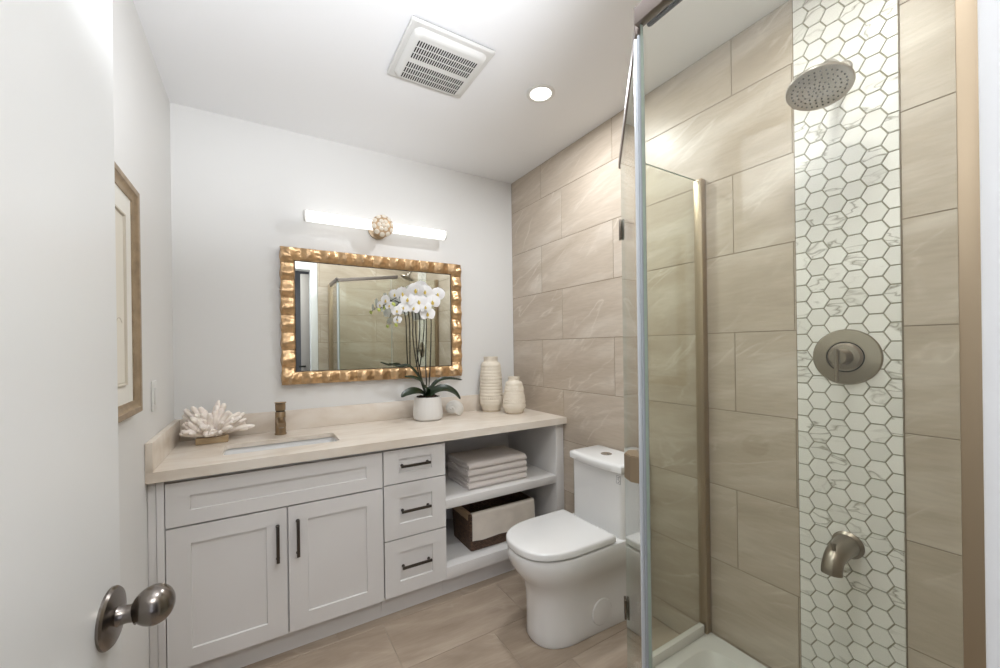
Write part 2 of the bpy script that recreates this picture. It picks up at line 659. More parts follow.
def inset_poly(poly, d):
    """offset a convex counter-clockwise polygon inwards by d"""
    n = len(poly)
    L = []
    for i in range(n):
        p, q = poly[i], poly[(i + 1) % n]
        ex, ey = q[0] - p[0], q[1] - p[1]
        l = math.hypot(ex, ey)
        if l < 1e-7:
            continue
        nx, ny = -ey / l, ex / l
        L.append((p[0] + nx * d, p[1] + ny * d, ex / l, ey / l))
    out = []
    m = len(L)
    for i in range(m):
        a, b = L[i - 1], L[i]
        det = a[2] * b[3] - a[3] * b[2]
        if abs(det) < 1e-6:
            out.append((b[0], b[1]))
            continue
        t = ((b[0] - a[0]) * b[3] - (b[1] - a[1]) * b[2]) / det
        out.append((a[0] + a[2] * t, a[1] + a[3] * t))
    return out


def slab(bm, poly, to3, depth, gap, ch=0.0008, mi=0):
    """one tile: polygon shrunk by half the grout gap, chamfered face towards +depth"""
    if area(poly) < 0:
        poly = list(reversed(poly))
    p0 = inset_poly(poly, gap / 2)
    if abs(area(p0)) < 4e-5 or len(p0) < 3 or area(p0) < 0:
        return
    p1 = inset_poly(p0, ch)
    a = [bm.verts.new(to3(u, v, 0)) for u, v in p0]
    b = [bm.verts.new(to3(u, v, depth - ch)) for u, v in p0]
    c = [bm.verts.new(to3(u, v, depth)) for u, v in p1]
    n = len(p0)
    for r0, r1 in ((a, b), (b, c)):
        for i in range(n):
            bm.faces.new((r0[i], r0[(i + 1) % n], r1[(i + 1) % n], r1[i])).material_index = mi
    bm.faces.new(c).material_index = mi


ROW = 0.3048
TL = 0.605
ZR = 0.4076 - 2 * ROW     # a horizontal joint


def tile_wall(bm, to3, u0, u1, v0, v1, joint, depth=0.006, gap=0.0028):
    k0 = int(math.floor((v0 - ZR) / ROW))
    for k in range(k0, 20):
        za, zb = ZR + k * ROW, ZR + (k + 1) * ROW
        if za > v1:
            break
        off = joint - (0.2 if k % 2 else 0.0)
        j0 = int(math.floor((u0 - off) / TL)) - 1
        for j in range(j0, j0 + 12):
            ua = off + j * TL
            p = clip_poly([(ua, za), (ua + TL, za), (ua + TL, zb), (ua, zb)], u0, u1, v0, v1)
            if p:
                slab(bm, p, to3, depth, gap)


T = 0.006
# right wall: tiled, with a sunk strip of hexagon mosaic
SY0, SY1 = -2.019, -1.759
bm = nb()
to_right = lambda u, v, d: Vector((T - d, u, v))
tile_wall(bm, to_right, SY1, 0.0, 0.0, H, -0.343)
tile_wall(bm, to_right, NY, SY0, 0.0, H, -0.343)
box(bm, T - 0.0045, 0.10, NY - 0.12, 0.10, -0.02, H + 0.02, mi=1)
struct('wall_right', bm, ['tile', 'grout'], 'right wall of large beige stone tiles in a running pattern', cat='wall')

bm = nb()
PH = 0.054783
ZB = 1.11579
YB = -1.82052
CS = PH * math.sqrt(3) / 2
RH = PH / math.sqrt(3)
for j in range(-2, 6):
    yc = YB - j * CS
    for i in range(-25, 22):
        zc = ZB - i * PH + (0.0 if j % 2 else 0.5 * PH)
        hexa = [(yc + RH * math.cos(math.radians(60 * k)), zc + RH * math.sin(math.radians(60 * k))) for k in range(6)]
        p = clip_poly(hexa, SY0, SY1, 0.0, H)
        if p:
            slab(bm, p, lambda u, v, d: Vector((T - 0.0045 - d, u, v)), 0.0055, 0.0038, 0.0006)
# metal edge strips on both sides of the mosaic
box(bm, -0.0012, 0.001, SY0 - 0.0012, SY0 + 0.0012, 0.0, H, mi=2)
box(bm, -0.0012, 0.001, SY1 - 0.0012, SY1 + 0.0012, 0.0, H, mi=2)
box(bm, 0.0, 0.0012, SY0 + 0.001, SY1 - 0.001, 0.0, H, mi=1)
struct('trim_1', bm, ['hex', 'hexgrout', 'grout'], 'vertical strip of white marble hexagon mosaic set in the shower wall', cat='mosaic strip')

bm = nb()
box(bm, WX - 0.1, 0.0, 0.0, 0.1, -0.02, H + 0.02)
struct('wall_back', bm, 'wall', 'white painted wall behind the vanity', cat='wall')
bm = nb()
box(bm, WX - 0.1, WX, NY - 0.12, 0.0, -0.02, H + 0.02)
struct('wall_left', bm, 'wall', 'white painted left wall holding the framed picture', cat='wall')
bm = nb()
box(bm, WX - 0.1, 0.1, NY - 0.12, 0.1, H, H + 0.1)
struct('ceiling', bm, 'ceil', 'plain white ceiling', cat='ceiling')

# floor of taupe tiles
bm = nb()
to_floor = lambda u, v, d: Vector((u, v, d - 0.006))
for k in range(-4, 14):
    va, vb = -0.235 - (k + 1) * ROW, -0.235 - k * ROW
    off = -1.10 + (0.41 if k % 2 == 0 else 0.0)
    for j in range(-3, 6):
        ua = off + j * TL
        p = clip_poly([(ua, va), (ua + TL, va), (ua + TL, vb), (ua, vb)], WX, 0.0, NY - 0.12, 0.0)
        if p:
            slab(bm, p, to_floor, 0.006, 0.003)
box(bm, WX - 0.1, 0.1, NY - 0.12, 0.1, -0.05, -0.0022, mi=1)
struct('floor', bm, ['floor', 'floorgrout'], 'floor of large taupe wood-look tiles', cat='floor')

# near wall with the doorway; tiled inside the shower
DX0, DX1, DH = -1.83, -1.097, 2.10
bm = nb()
box(bm, WX, DX0 - 0.012, NY - 0.12, NY - 0.012, 0, H, mi=1)
box(bm, DX0 - 0.012, DX1 + 0.012, NY - 0.12, NY - 0.012, DH + 0.012, H, mi=1)
box(bm, DX1 + 0.012, 0.0, NY - 0.12, NY - 0.012, 0, H, mi=1)
box(bm, -1.027, 0.0, NY - 0.012, NY - 0.0015, 0, H, mi=2)
tile_wall(bm, lambda u, v, d: Vector((u, NY - T + d, v)), -1.027, 0.0, 0.0, H, -0.2)
struct('wall_near', bm, ['tile', 'wall', 'grout'], 'near wall with the doorway, tiled beige inside the shower', cat='wall')
bm = nb()
box(bm, DX1, DX1 + 0.0115, NY - 0.125, NY - 0.012, 0, DH)
box(bm, DX1 - 0.001, DX1 + 0.068, NY - 0.0115, NY + 0.003, 0, DH + 0.068, 0.002)
struct('trim_2', bm, 'trim', 'white door casing at the right side of the doorway', cat='door casing')
bm = nb()
box(bm, DX0 - 0.011, DX1 - 0.001, NY - 0.125, NY - 0.012, DH, DH + 0.0115)
box(bm, DX0 - 0.068, DX1 - 0.0015, NY - 0.0115, NY + 0.003, DH - 0.001, DH + 0.068, 0.002)
struct('trim_3', bm, 'trim', 'white head casing above the doorway', cat='door casing')
bm = nb()
box(bm, DX0 - 0.0115, DX0, NY - 0.125, NY - 0.012, 0, DH - 0.001)
box(bm, DX0 - 0.068, DX0 + 0.001, NY - 0.0115, NY + 0.003, 0, DH - 0.0015, 0.002)
struct('trim_4', bm, 'trim', 'white door casing on the hinge side of the doorway', cat='door casing')

# the hall beyond the doorway (seen in the mirror)
HX0, HX1, HY0, HY1 = -2.7, -0.2, -4.0, NY - 0.12
bm = nb()
box(bm, HX0, HX1, HY0 - 0.1, HY0, 0, H)
box(bm, HX0 - 0.1, HX0, HY0, HY1, 0, H)
box(bm, HX1, HX1 + 0.1, HY0, HY1, 0, H)
struct('wall_hall', bm, 'hallwall', 'dark grey hall wall seen through the doorway in the mirror', cat='wall')
bm = nb()
box(bm, HX0 - 0.1, HX1 + 0.1, HY0 - 0.1, HY1, H, H + 0.1)
struct('ceiling_hall', bm, 'ceil', 'white ceiling of the hall outside the door', cat='ceiling')
bm = nb()
box(bm, HX0 - 0.1, HX1 + 0.1, HY0 - 0.1, HY1, -0.05, 0)
struct('floor_hall', bm, 'hallfloor', 'hall floor outside the doorway', cat='floor')
bm = nb()
box(bm, -1.090, -0.985, -3.62, -3.585, 0.005, 2.25, 0.002)
d2 = struct('door_2', bm, 'hallpale', 'pale door leaf standing ajar in the dark hall', cat='door')
bm = nb()
cyl(bm, (-1.05, -3.585, 1.0), (-1.05, -3.53, 1.0), 0.011, seg=12)
box(bm, -1.13, -1.04, -3.545, -3.525, 0.99, 1.012, 0.004)
part('door_handle', bm, 'black', d2)

bm = nb()
for (xa, xb, za, zb) in ((-2.66, -2.60, 0.44, 2.26), (-1.50, -1.44, 0.44, 2.26), (-2.60, -1.50, 0.44, 0.50), (-2.60, -1.50, 2.20, 2.26)):
    box(bm, xa, xb, HY0 + 0.0005, HY0 + 0.05, za, zb, 0.003)
struct('added_window_1', bm, 'trim', 'white frame added around the unseen hall fill light', cat='window')  # made-up window frame around the added hall fill

# open door on the left, with an egg-shaped knob
HG = Vector((-1.836, -2.295, 0))
DE = Vector((-1.7545, -1.610, 0))
dd = (DE - HG).normalized()
dn = Vector((-dd.y, dd.x, 0))
if dn.x < 0:
    dn = -dn
door_m = Matrix(((dd.x, dn.x, 0, HG.x), (dd.y, dn.y, 0, HG.y), (0, 0, 1, 0), (0, 0, 0, 1)))
bm = nb()
box(bm, 0, (DE - HG).length, -0.035, 0.0, 0.008, 2.03, 0.0015, mtx=door_m)
door = struct('door_1', bm, 'door', 'open white flat door at the left edge with a nickel knob', cat='door')
K0 = HG + dd * ((DE - HG).length - 0.036) + Vector((0, 0, 0.912))
bm = nb()
lathe(bm, [(0.0395, 0.0), (0.0395, 0.003), (0.037, 0.006), (0.030, 0.0075), (0.017, 0.010)], K0, dn, 48)
ros = part('rosette', bm, 'knobmetal', door)
bm = nb()
lathe(bm, [(0.0165, 0.006), (0.0125, 0.012), (0.0115, 0.021), (0.0125, 0.028), (0.016, 0.030)], K0, dn, 32)
part('knob_neck', bm, 'knobmetal', door)
bm = nb()
kp = []
for k in range(25):
    t = k / 24
    a = PI * t
    kp.append((max(0.0285 * math.sin(a) * (0.86 + 0.14 * (1 - math.cos(a)) / 2), 0.0005), 0.024 + 0.0245 * (1 - math.cos(a))))
lathe(bm, kp, K0, (dn + Vector((0, 0, 0.10))).normalized(), 48)
part('door_knob', bm, 'knobmetal', door, label='egg-shaped brushed nickel knob')

# ------------------------------------------------------------------ vanity
FY = -0.545      # front of doors and drawers


def shaker(bm, x0, x1, z0, z1, st, rl, th=0.02, y=FY):
    """five-piece front: flat frame, recessed panel"""
    ix0, ix1, iz0, iz1 = x0 + st, x1 - st, z0 + rl, z1 - rl
    b = 0.0012
    O = [(x0, z0), (x1, z0), (x1, z1), (x0, z1)]
    I = [(ix0, iz0), (ix1, iz0), (ix1, iz1), (ix0, iz1)]
    of = [bm.verts.new((x, y, z)) for x, z in O]
    ob = [bm.verts.new((x, y + th, z)) for x, z in O]
    i_f = [bm.verts.new((x, y, z)) for x, z in I]
    ip = [bm.verts.new((x + (0.002 if x == ix0 else -0.002), y + 0.007, z + (0.002 if z == iz0 else -0.002))) for x, z in I]
    for k in range(4):
        n = (k + 1) % 4
        bm.faces.new((of[k], of[n], i_f[n], i_f[k]))
        bm.faces.new((i_f[k], i_f[n], ip[n], ip[k]))
        bm.faces.new((of[k], ob[k], ob[n], of[n]))
    bm.faces.new(ip)
    bm.faces.new(list(reversed(ob)))


def pull(bm, p0, p1, out=0.025):
    """bar pull between two points, standing off the front"""
    p0, p1 = Vector(p0), Vector(p1)
    d = (p1 - p0).normalized()
    o = Vector((0, -out, 0))
    s = Vector((0, 0, 1)) if abs(d.z) < 0.5 else Vector((1, 0, 0))
    w = 0.006
    m = Matrix(((d.x, s.x, 0, 0), (d.y, s.y, 1, 0), (d.z, s.z, 0, 0), (0, 0, 0, 1)))
    box(bm, 0, (p1 - p0).length, -w, w, -0.004, 0.004, 0.0012, mtx=Matrix.Translation(p0 + o) @ m)
    for q in (p0 + d * 0.010, p1 - d * 0.010):
        cyl(bm, q + Vector((0, -0.0005, 0)), q + o, 0.0048, seg=14)
        cyl(bm, q + Vector((0, -0.0005, 0)), q + Vector((0, -0.003, 0)), 0.0075, seg=14)


XA, XB, XC = -1.0915, -0.7785, -0.003
KY = -0.485
CT0, CT1 = 0.815, 0.853

cab = thing('sink_cabinet', 'greige two-door shaker cabinet under the sink', 'cabinet', (-1.5, -0.27, 0))
bm = nb()
box(bm, WX + 0.001, WX + 0.019, FY + 0.040, -0.001, 0.11, CT0 - 0.001)
box(bm, XA - 0.0185, XA - 0.0005, FY + 0.040, -0.001, 0.11, CT0 - 0.001)
box(bm, WX + 0.0195, XA - 0.019, FY + 0.040, -0.001, 0.11, 0.128)
box(bm, WX + 0.0195, XA - 0.019, -0.012, -0.001, 0.129, CT0 - 0.001)
box(bm, WX + 0.001, XA - 0.0005, FY + 0.021, FY + 0.0395, 0.11, CT0 - 0.001)
part('carcass', bm, 'cab', cab)
bm = nb()
box(bm, WX + 0.001, XA - 0.0005, KY, KY + 0.018, 0.001, 0.11)
part('toe_kick', bm, 'cab', cab)
bm = nb()
box(bm, WX + 0.001, -1.902, FY + 0.004, FY + 0.0205, 0.11, 0.808, 0.001)
box(bm, -1.9005, -1.8785, FY + 0.001, FY + 0.0205, 0.11, 0.808, 0.001)
part('filler_strip', bm, 'cab', cab)
bm = nb()
shaker(bm, -1.8755, -1.0955, 0.637, 0.7975, 0.071, 0.053)
part('false_drawer_front', bm, 'cab', cab)
for nm, x0, x1, hx, za, zb in (('cabinet_door', -1.8755, -1.4885, -1.5215, 0.421, 0.571), ('cabinet_door', -1.4825, -1.0955, -1.448, 0.425, 0.577)):
    bm = nb()
    shaker(bm, x0, x1, 0.112, 0.630, 0.072, 0.064)
    dr = part(nm, bm, 'cab', cab)
    bm = nb()
    pull(bm, (hx, FY, za), (hx, FY, zb))
    part('handle', bm, 'gunmetal', dr)

cab = thing('drawer_cabinet', 'greige three-drawer stack between the sink cabinet and the open shelves', 'cabinet', (-0.935, -0.27, 0))
bm = nb()
box(bm, XA + 0.0005, XB - 0.0195, FY + 0.021, -0.001, 0.11, CT0 - 0.001)
part('carcass', bm, 'cab', cab)
bm = nb()
box(bm, XA + 0.0005, XB - 0.0005, KY, KY + 0.018, 0.001, 0.11)
part('toe_kick', bm, 'cab', cab)
for z0, z1, rl, hz in ((0.6425, 0.7995, 0.045, 0.7235), (0.3815, 0.6365, 0.066, 0.511), (0.114, 0.3755, 0.062, 0.2475)):
    bm = nb()
    shaker(bm, XA + 0.003, XB - 0.002, z0, z1, 0.072, rl)
    dr = part('drawer', bm, 'cab', cab)
    bm = nb()
    pull(bm, (-1.013, FY, hz), (-0.866, FY, hz))
    part('handle', bm, 'gunmetal', dr)

cab = thing('open_shelf_unit', 'greige open shelf unit at the right end of the vanity', 'cabinet', (-0.39, -0.27, 0))
bm = nb()
box(bm, XB - 0.019, XB - 0.001, FY + 0.021, -0.001, 0.11, CT0 - 0.001)
part('side_panel', bm, 'cab', cab)
bm = nb()
box(bm, -0.065, -0.022, FY + 0.001, -0.001, 0.001, CT0 - 0.001, 0.001)
part('side_panel', bm, 'cab', cab)
bm = nb()
box(bm, -0.0215, XC, FY + 0.006, -0.001, 0.001, CT0 - 0.001, 0.001)
part('end_filler', bm, 'cab', cab)
bm = nb()
box(bm, XB - 0.0005, -0.0655, -0.02, -0.001, 0.11, CT0 - 0.001)
part('back_panel', bm, 'cab', cab)
for z0, z1 in ((0.110, 0.170), (0.465, 0.510)):
    bm = nb()
    box(bm, XB - 0.0005, -0.0655, FY, -0.0205, z0, z1, 0.0015)
    part('shelf', bm, 'cab', cab)
bm = nb()
box(bm, XB + 0.0005, -0.0655, KY, KY + 0.018, 0.001, 0.1095)
part('toe_kick', bm, 'cab', cab)

# countertop with a cut-out for the sink
CY = -0.5697
SX0, SX1, SKY0, SKY1 = -1.712, -1.258, -0.434, -0.222
top = thing('countertop', 'cream quartz vanity top with low splashes, over the greige cabinets', 'countertop', (-0.96, -0.28, CT0))
bm = nb()
outer = [(WX + 0.001, CY), (-0.001, CY), (-0.001, -0.001), (WX + 0.001, -0.001)]
inner = rrect(SX0, SX1, SKY0, SKY1, 0.022, 5)
SB = CT1 - 0.020
for z, flip in ((CT1, False), (SB, True)):
    es = []
    for loop in (outer, inner):
        vs = [bm.verts.new((x, y, z)) for x, y in loop]
        es += [bm.edges.new((vs[i], vs[(i + 1) % len(vs)])) for i in range(len(vs))]
    bmesh.ops.triangle_fill(bm, edges=es, use_beauty=True, use_dissolve=False)
for loop in (outer, inner):
    n = len(loop)
    a = [min((v for v in bm.verts), key=lambda v: (v.co - Vector((x, y, SB))).length) for x, y in loop]
    b = [min((v for v in bm.verts), key=lambda v: (v.co - Vector((x, y, CT1))).length) for x, y in loop]
    for i in range(n):
        bm.faces.new((a[i], a[(i + 1) % n], b[(i + 1) % n], b[i]))
box(bm, WX + 0.001, -0.001, CY + 0.0, CY + 0.022, CT0, SB + 0.0002)
part('slab', bm, 'quartz', top, angle=30)
bm = nb()
box(bm, WX + 0.0225, -0.001, -0.0205, -0.001, CT1 + 0.0003, 0.9575, 0.001)
part('backsplash', bm, 'quartz', top)
bm = nb()
box(bm, WX + 0.001, WX + 0.022, CY, -0.001, CT1 + 0.0003, 0.9575, 0.001)
part('side_splash', bm, 'quartz', top)

sink = thing('sink', 'white rectangular undermount sink basin set into the cream countertop', 'sink', (-1.485, -0.328, 0.69))
bm = nb()
secs = []
for z, off, r in ((SB - 0.001, -0.008, 0.03), (SB - 0.02, -0.004, 0.03), (0.72, 0.012, 0.05), (0.700, 0.03, 0.05), (0.694, 0.07, 0.03)):
    secs.append([(x, y, z) for x, y in rrect(SX0 + off, SX1 - off, SKY0 + off, SKY1 - off, r, 6)])
loft(bm, secs, cap=(False, True))
basin = part('basin', bm, 'porcelain', sink)
bm = nb()
lathe(bm, [(0.024, 0), (0.024, 0.003), (0.018, 0.004), (0.012, 0.002)], (-1.485, -0.328, 0.6945), (0, 0, 1), 24)
part('drain', bm, 'nickel', sink)

# faucet
fx, fy = -1.489, -0.108
fau = thing('faucet', 'squat champagne-bronze single-lever faucet behind the sink', 'faucet', (fx, fy, CT1))
bm = nb()
lathe(bm, [(0.027, 0.0005), (0.027, 0.006), (0.0245, 0.008), (0.0238, 0.112), (0.0225, 0.115)], (fx, fy, CT1), (0, 0, 1), 32)
part('body', bm, 'champagne', fau)
bm = nb()
lathe(bm, [(0.020, 0.115), (0.020, 0.122)], (fx, fy, CT1), (0, 0, 1), 32)
part('collar', bm, 'black', fau, label='dark collar ring')
bm = nb()
lathe(bm, [(0.0225, 0.122), (0.0235, 0.124), (0.0235, 0.153), (0.0225, 0.156)], (fx, fy, CT1), (0, 0, 1), 32)
mt = Matrix.Translation((fx, fy, CT1 + 0.157)) @ Matrix.Rotation(math.radians(-6), 4, 'X')
box(bm, -0.0255, 0.0235, -0.075, 0.026, 0, 0.007, 0.002, mtx=mt)
part('lever', bm, 'champagne', fau)
bm = nb()
mt = Matrix.Translation((fx, fy, CT1 + 0.082)) @ Matrix.Rotation(math.radians(8), 4, 'X')
box(bm, -0.019, 0.019, -0.125, -0.015, -0.011, 0.011, 0.004, mtx=mt)
sp = part('spout', bm, 'champagne', fau)
bm = nb()
cyl(bm, (fx, fy - 0.108, CT1 + 0.058), (fx, fy - 0.108, CT1 + 0.050), 0.011, seg=20)
part('aerator', bm, 'nickel', sp)

# ------------------------------------------------------------------ mirror
mx0, mx1, mz0, mz1, FW = -1.481, -0.426, 1.09, 1.830, 0.0725
mir = thing('mirror', 'wall mirror in a rippled hammered gold frame above the vanity', 'mirror', ((mx0 + mx1) / 2, -0.004, mz0))
bm = nb()


def frame_side(a, b, nin, nb_, seed):
    """a,b = outer corners (x,z); nin = inward normal; ripples nb_"""
    a, b, nin = Vector(a), Vector(b), Vector(nin)
    d = (b - a).normalized()
    ln = (b - a).length
    NS, NT = nb_ * 18, 16
    grid = []
    for i in range(NS + 1):
        s = i / NS
        row = []
        for j in range(NT + 1):
            t = j / NT                      # 0 outer .. 1 inner
            ph = ((FW * t + (ln - 2 * FW * t) * s) / ln * nb_) % 1.0
            rip = 0.5 - 0.5 * math.cos(2 * PI * (ph ** 0.85))
            slant = 0.008 * (ph - 0.5)
            p = a + d * (FW * t + (ln - 2 * FW * t) * s) + nin * (FW * t)
            h = 0.010 + 0.013 * max(0.0, math.sin(PI * min(1, (0.10 + 0.92 * t)))) ** 0.45 + 0.021 * rip * (1 - 0.30 * t)
            if j == 0:
                p = p + nin * (0.006 * (1 - rip))
            if j <= 1:
                h = min(h, 0.002 + j * 0.022)
            if j == NT:
                h = 0.006
            nz = noise.noise(Vector((p.x * 60, p.y * 60, seed))) * 0.0026 + noise.noise(Vector((p.x * 22, p.y * 22, seed + 5))) * 0.003
            if 1 < j < NT:
                h += nz + slant * 0.5
            row.append(bm.verts.new((p.x, -0.006 - h, p.y)))
        grid.append(row)
    for i in range(NS):
        for j in range(NT):
            bm.faces.new((grid[i][j], grid[i + 1][j], grid[i + 1][j + 1], grid[i][j + 1]))


frame_side((mx0, mz1), (mx1, mz1), (0, -1), 11, 1.0)
frame_side((mx0, mz0), (mx1, mz0), (0, 1), 11, 2.0)
frame_side((mx0, mz0), (mx0, mz1), (1, 0), 8, 3.0)
frame_side((mx1, mz0), (mx1, mz1), (-1, 0), 8, 4.0)
bmesh.ops.remove_doubles(bm, verts=bm.verts, dist=0.0004)
fr = part('frame', bm, 'gold', mir, label='rippled hammered gold frame', angle=60)
bm = nb()
box(bm, mx0 + FW - 0.006, mx1 - FW + 0.006, -0.0135, -0.006, mz0 + FW - 0.006, mz1 - FW + 0.006)
part('mirror_glass', bm, 'mirror', mir)
bm = nb()
for (xa, xb, za, zb) in ((mx0 + FW - 0.004, mx1 - FW + 0.004, mz1 - FW - 0.002, mz1 - FW + 0.004), (mx0 + FW - 0.004, mx1 - FW + 0.004, mz0 + FW - 0.004, mz0 + FW + 0.002),
                         (mx0 + FW - 0.004, mx0 + FW + 0.002, mz0 + FW, mz1 - FW), (mx1 - FW - 0.002, mx1 - FW + 0.004, mz0 + FW, mz1 - FW)):
    box(bm, xa, xb, -0.0165, -0.0136, za, zb)
part('inner_bead', bm, 'gunmetal', mir, label='thin dark bead inside the gold frame')
mir.rotation_euler = (math.radians(0.45), 0, 0)

# ------------------------------------------------------------------ vanity light
vl = thing('vanity_light', 'white tube light with a flower medallion above the gold mirror', 'light', (-0.963, -0.001, 1.95))
bm = nb()
lathe(bm, [(0.024, 0), (0.0285, 0.004), (0.0285, 0.785), (0.024, 0.789)], (-1.3575, -0.085, 1.988), (1, 0, 0), 28)
part('tube', bm, 'tube', vl)
for xa, ds in ((-1.359, -1), (-0.567, 1)):
    bm = nb()
    lathe(bm, [(0.030, 0), (0.030, 0.008), (0.026, 0.010)], (xa, -0.085, 1.988), (ds, 0, 0), 28)
    part('end_cap', bm, 'plastic', vl)
bm = nb()
lathe(bm, [(0.055, 0.0), (0.055, 0.012), (0.03, 0.018), (0.022, 0.05)], (-0.963, -0.001, 1.985), (0, -1, 0), 32)
part('wall_plate', bm, 'nickel_warm', vl)
bm = nb()
lathe(bm, [(0.061, 0.0), (0.0625, 0.004), (0.057, 0.015), (0.042, 0.023), (0.016, 0.027), (0.001, 0.0275)], (-0.963, -0.117, 1.981), (0, -1, 0), 40)
med = part('medallion', bm, 'goldwire', vl, label='pale gold dome of the flower medallion')
bm = nb()


def pebble(bm, c, n, ax, ra, rb, h):
    """small domed petal lying on a surface"""
    n = Vector(n).normalized()
    ax = (Vector(ax) - n * Vector(ax).dot(n)).normalized()
    bx = n.cross(ax)
    c = Vector(c)
    top_ = bm.verts.new(c + n * h)
    prev = None
    rings = []
    for f, hh in ((0.55, 0.86), (0.85, 0.5), (1.0, 0.0)):
        rings.append([bm.verts.new(c + ax * (ra * f * math.cos(2 * PI * k / 14)) + bx * (rb * f * math.sin(2 * PI * k / 14)) + n * (h * hh)) for k in range(14)])
    for k in range(14):
        bm.faces.new((top_, rings[0][k], rings[0][(k + 1) % 14]))
        for r0, r1 in zip(rings, rings[1:]):
            bm.faces.new((r0[k], r1[k], r1[(k + 1) % 14], r0[(k + 1) % 14]))
    bm.faces.new(rings[-1])


pebble(bm, (-0.963, -0.144, 1.981), (0, -1, 0), (1, 0, 0), 0.0125, 0.0125, 0.006)
for cnt, rr, yy, tilt, ra, rb, ph in ((6, 0.0255, -0.1395, 0.35, 0.0138, 0.0142, 0), (10, 0.0515, -0.130, 0.8, 0.0155, 0.0168, 0.2)):
    for k in range(cnt):
        a = 2 * PI * k / cnt + ph
        rd = Vector((math.cos(a), 0, math.sin(a)))
        pebble(bm, Vector((-0.963, yy, 1.981)) + rd * rr, Vector((0, -1, 0)) + rd * tilt, rd, ra, rb, 0.0065)
part('petals', bm, 'pearl', med, label='cream petals of the flower medallion')

# ------------------------------------------------------------------ orchid
oc = Vector((-0.716, -0.148, CT1))
orc = thing('potted_orchid', 'white orchid with arching stems in a white ceramic pot by the mirror', 'plant', oc)
bm = nb()
prof = [(0.055, 0.0005), (0.074, 0.002), (0.085, 0.012), (0.0885, 0.032), (0.087, 0.06), (0.082, 0.10), (0.078, 0.128), (0.078, 0.136), (0.072, 0.137), (0.070, 0.128), (0.066, 0.09)]
lathe(bm, prof, oc, (0, 0, 1), 72, fn=lambda a, r, h: r * (1 + (0.006 * math.cos(24 * a) if 0.01 < h < 0.13 and r > 0.07 else 0)))
part('pot', bm, 'pot', orc)
bm = nb()
lathe(bm, [(0.067, 0.10), (0.0685, 0.127), (0.045, 0.134), (0.001, 0.137)], oc, (0, 0, 1), 28)
for k in range(70):
    a, r = random.uniform(0, 2 * PI), 0.064 * math.sqrt(random.random())
    c = oc + Vector((r * math.cos(a), r * math.sin(a), 0.134 + random.uniform(0, 0.006)))
    s = random.uniform(0.005, 0.010)
    box(bm, -s, s, -s * 0.6, s * 0.6, -s * 0.35, s * 0.35, mtx=Matrix.Translation(c) @ Euler((random.uniform(-.6, .6), random.uniform(-.6, .6), random.uniform(0, 3))).to_matrix().to_4x4())
part('potting_bark', bm, 'bark', orc)


def leaf(pts, wid, tilt=0.9):
    bm = nb()
    P = smooth_path(pts, 8)
    n = len(P)
    rows = []
    for i, p in enumerate(P):
        t = i / (n - 1)
        tan = (P[min(i + 1, n - 1)] - P[max(i - 1, 0)]).normalized()
        side = tan.cross(Vector((0, 0, 1)))
        side = side.normalized() if side.length > 0.05 else Vector((0, -1, 0))
        # lean the blade towards the room so that its face shows
        nrm = side.cross(tan).normalized()
        nrm = nrm if nrm.z > 0 else -nrm
        nrm = nrm + Vector((0, -tilt, 0))
        nrm = (nrm - tan * nrm.dot(tan)).normalized()
        side = tan.cross(nrm).normalized()
        w = wid * (math.sin(PI * min(1, 0.10 + 0.86 * t)) ** 0.7) if t < 1 else 0.001
        th = 0.0014
        top_r = [p + side * (w * v) + nrm * (0.22 * w * abs(v) + th) for v in (-1, -0.5, 0, 0.5, 1)]
        bot_r = [p + side * (w * v) + nrm * (0.22 * w * abs(v) - th) for v in (1, 0.5, 0, -0.5, -1)]
        rows.append([tuple(q) for q in top_r + bot_r])
    loft(bm, rows)
    part('leaf', bm, 'leaf', orc, angle=60)


leaf([(-0.727, -0.15, 0.985), (-0.76, -0.17, 1.018), (-0.815, -0.20, 1.034), (-0.868, -0.215, 1.026), (-0.902, -0.225, 1.008)], 0.026)
leaf([(-0.715, -0.15, 0.985), (-0.675, -0.165, 1.025), (-0.62, -0.18, 1.035), (-0.565, -0.195, 1.010), (-0.528, -0.205, 0.965)], 0.028)
leaf([(-0.715, -0.14, 0.985), (-0.69, -0.14, 1.04), (-0.64, -0.14, 1.083), (-0.57, -0.14, 1.09), (-0.485, -0.145, 1.076)], 0.013)
leaf([(-0.725, -0.14, 0.985), (-0.735, -0.135, 1.04), (-0.765, -0.125, 1.115), (-0.82, -0.115, 1.176), (-0.88, -0.11, 1.175), (-0.935, -0.11, 1.195)], 0.011)
leaf([(-0.725, -0.15, 0.985), (-0.74, -0.16, 1.045), (-0.77, -0.17, 1.09), (-0.82, -0.18, 1.112), (-0.868, -0.185, 1.118)], 0.014)
leaf([(-0.72, -0.155, 0.985), (-0.725, -0.185, 1.03), (-0.745, -0.21, 1.055), (-0.775, -0.235, 1.05)], 0.016)

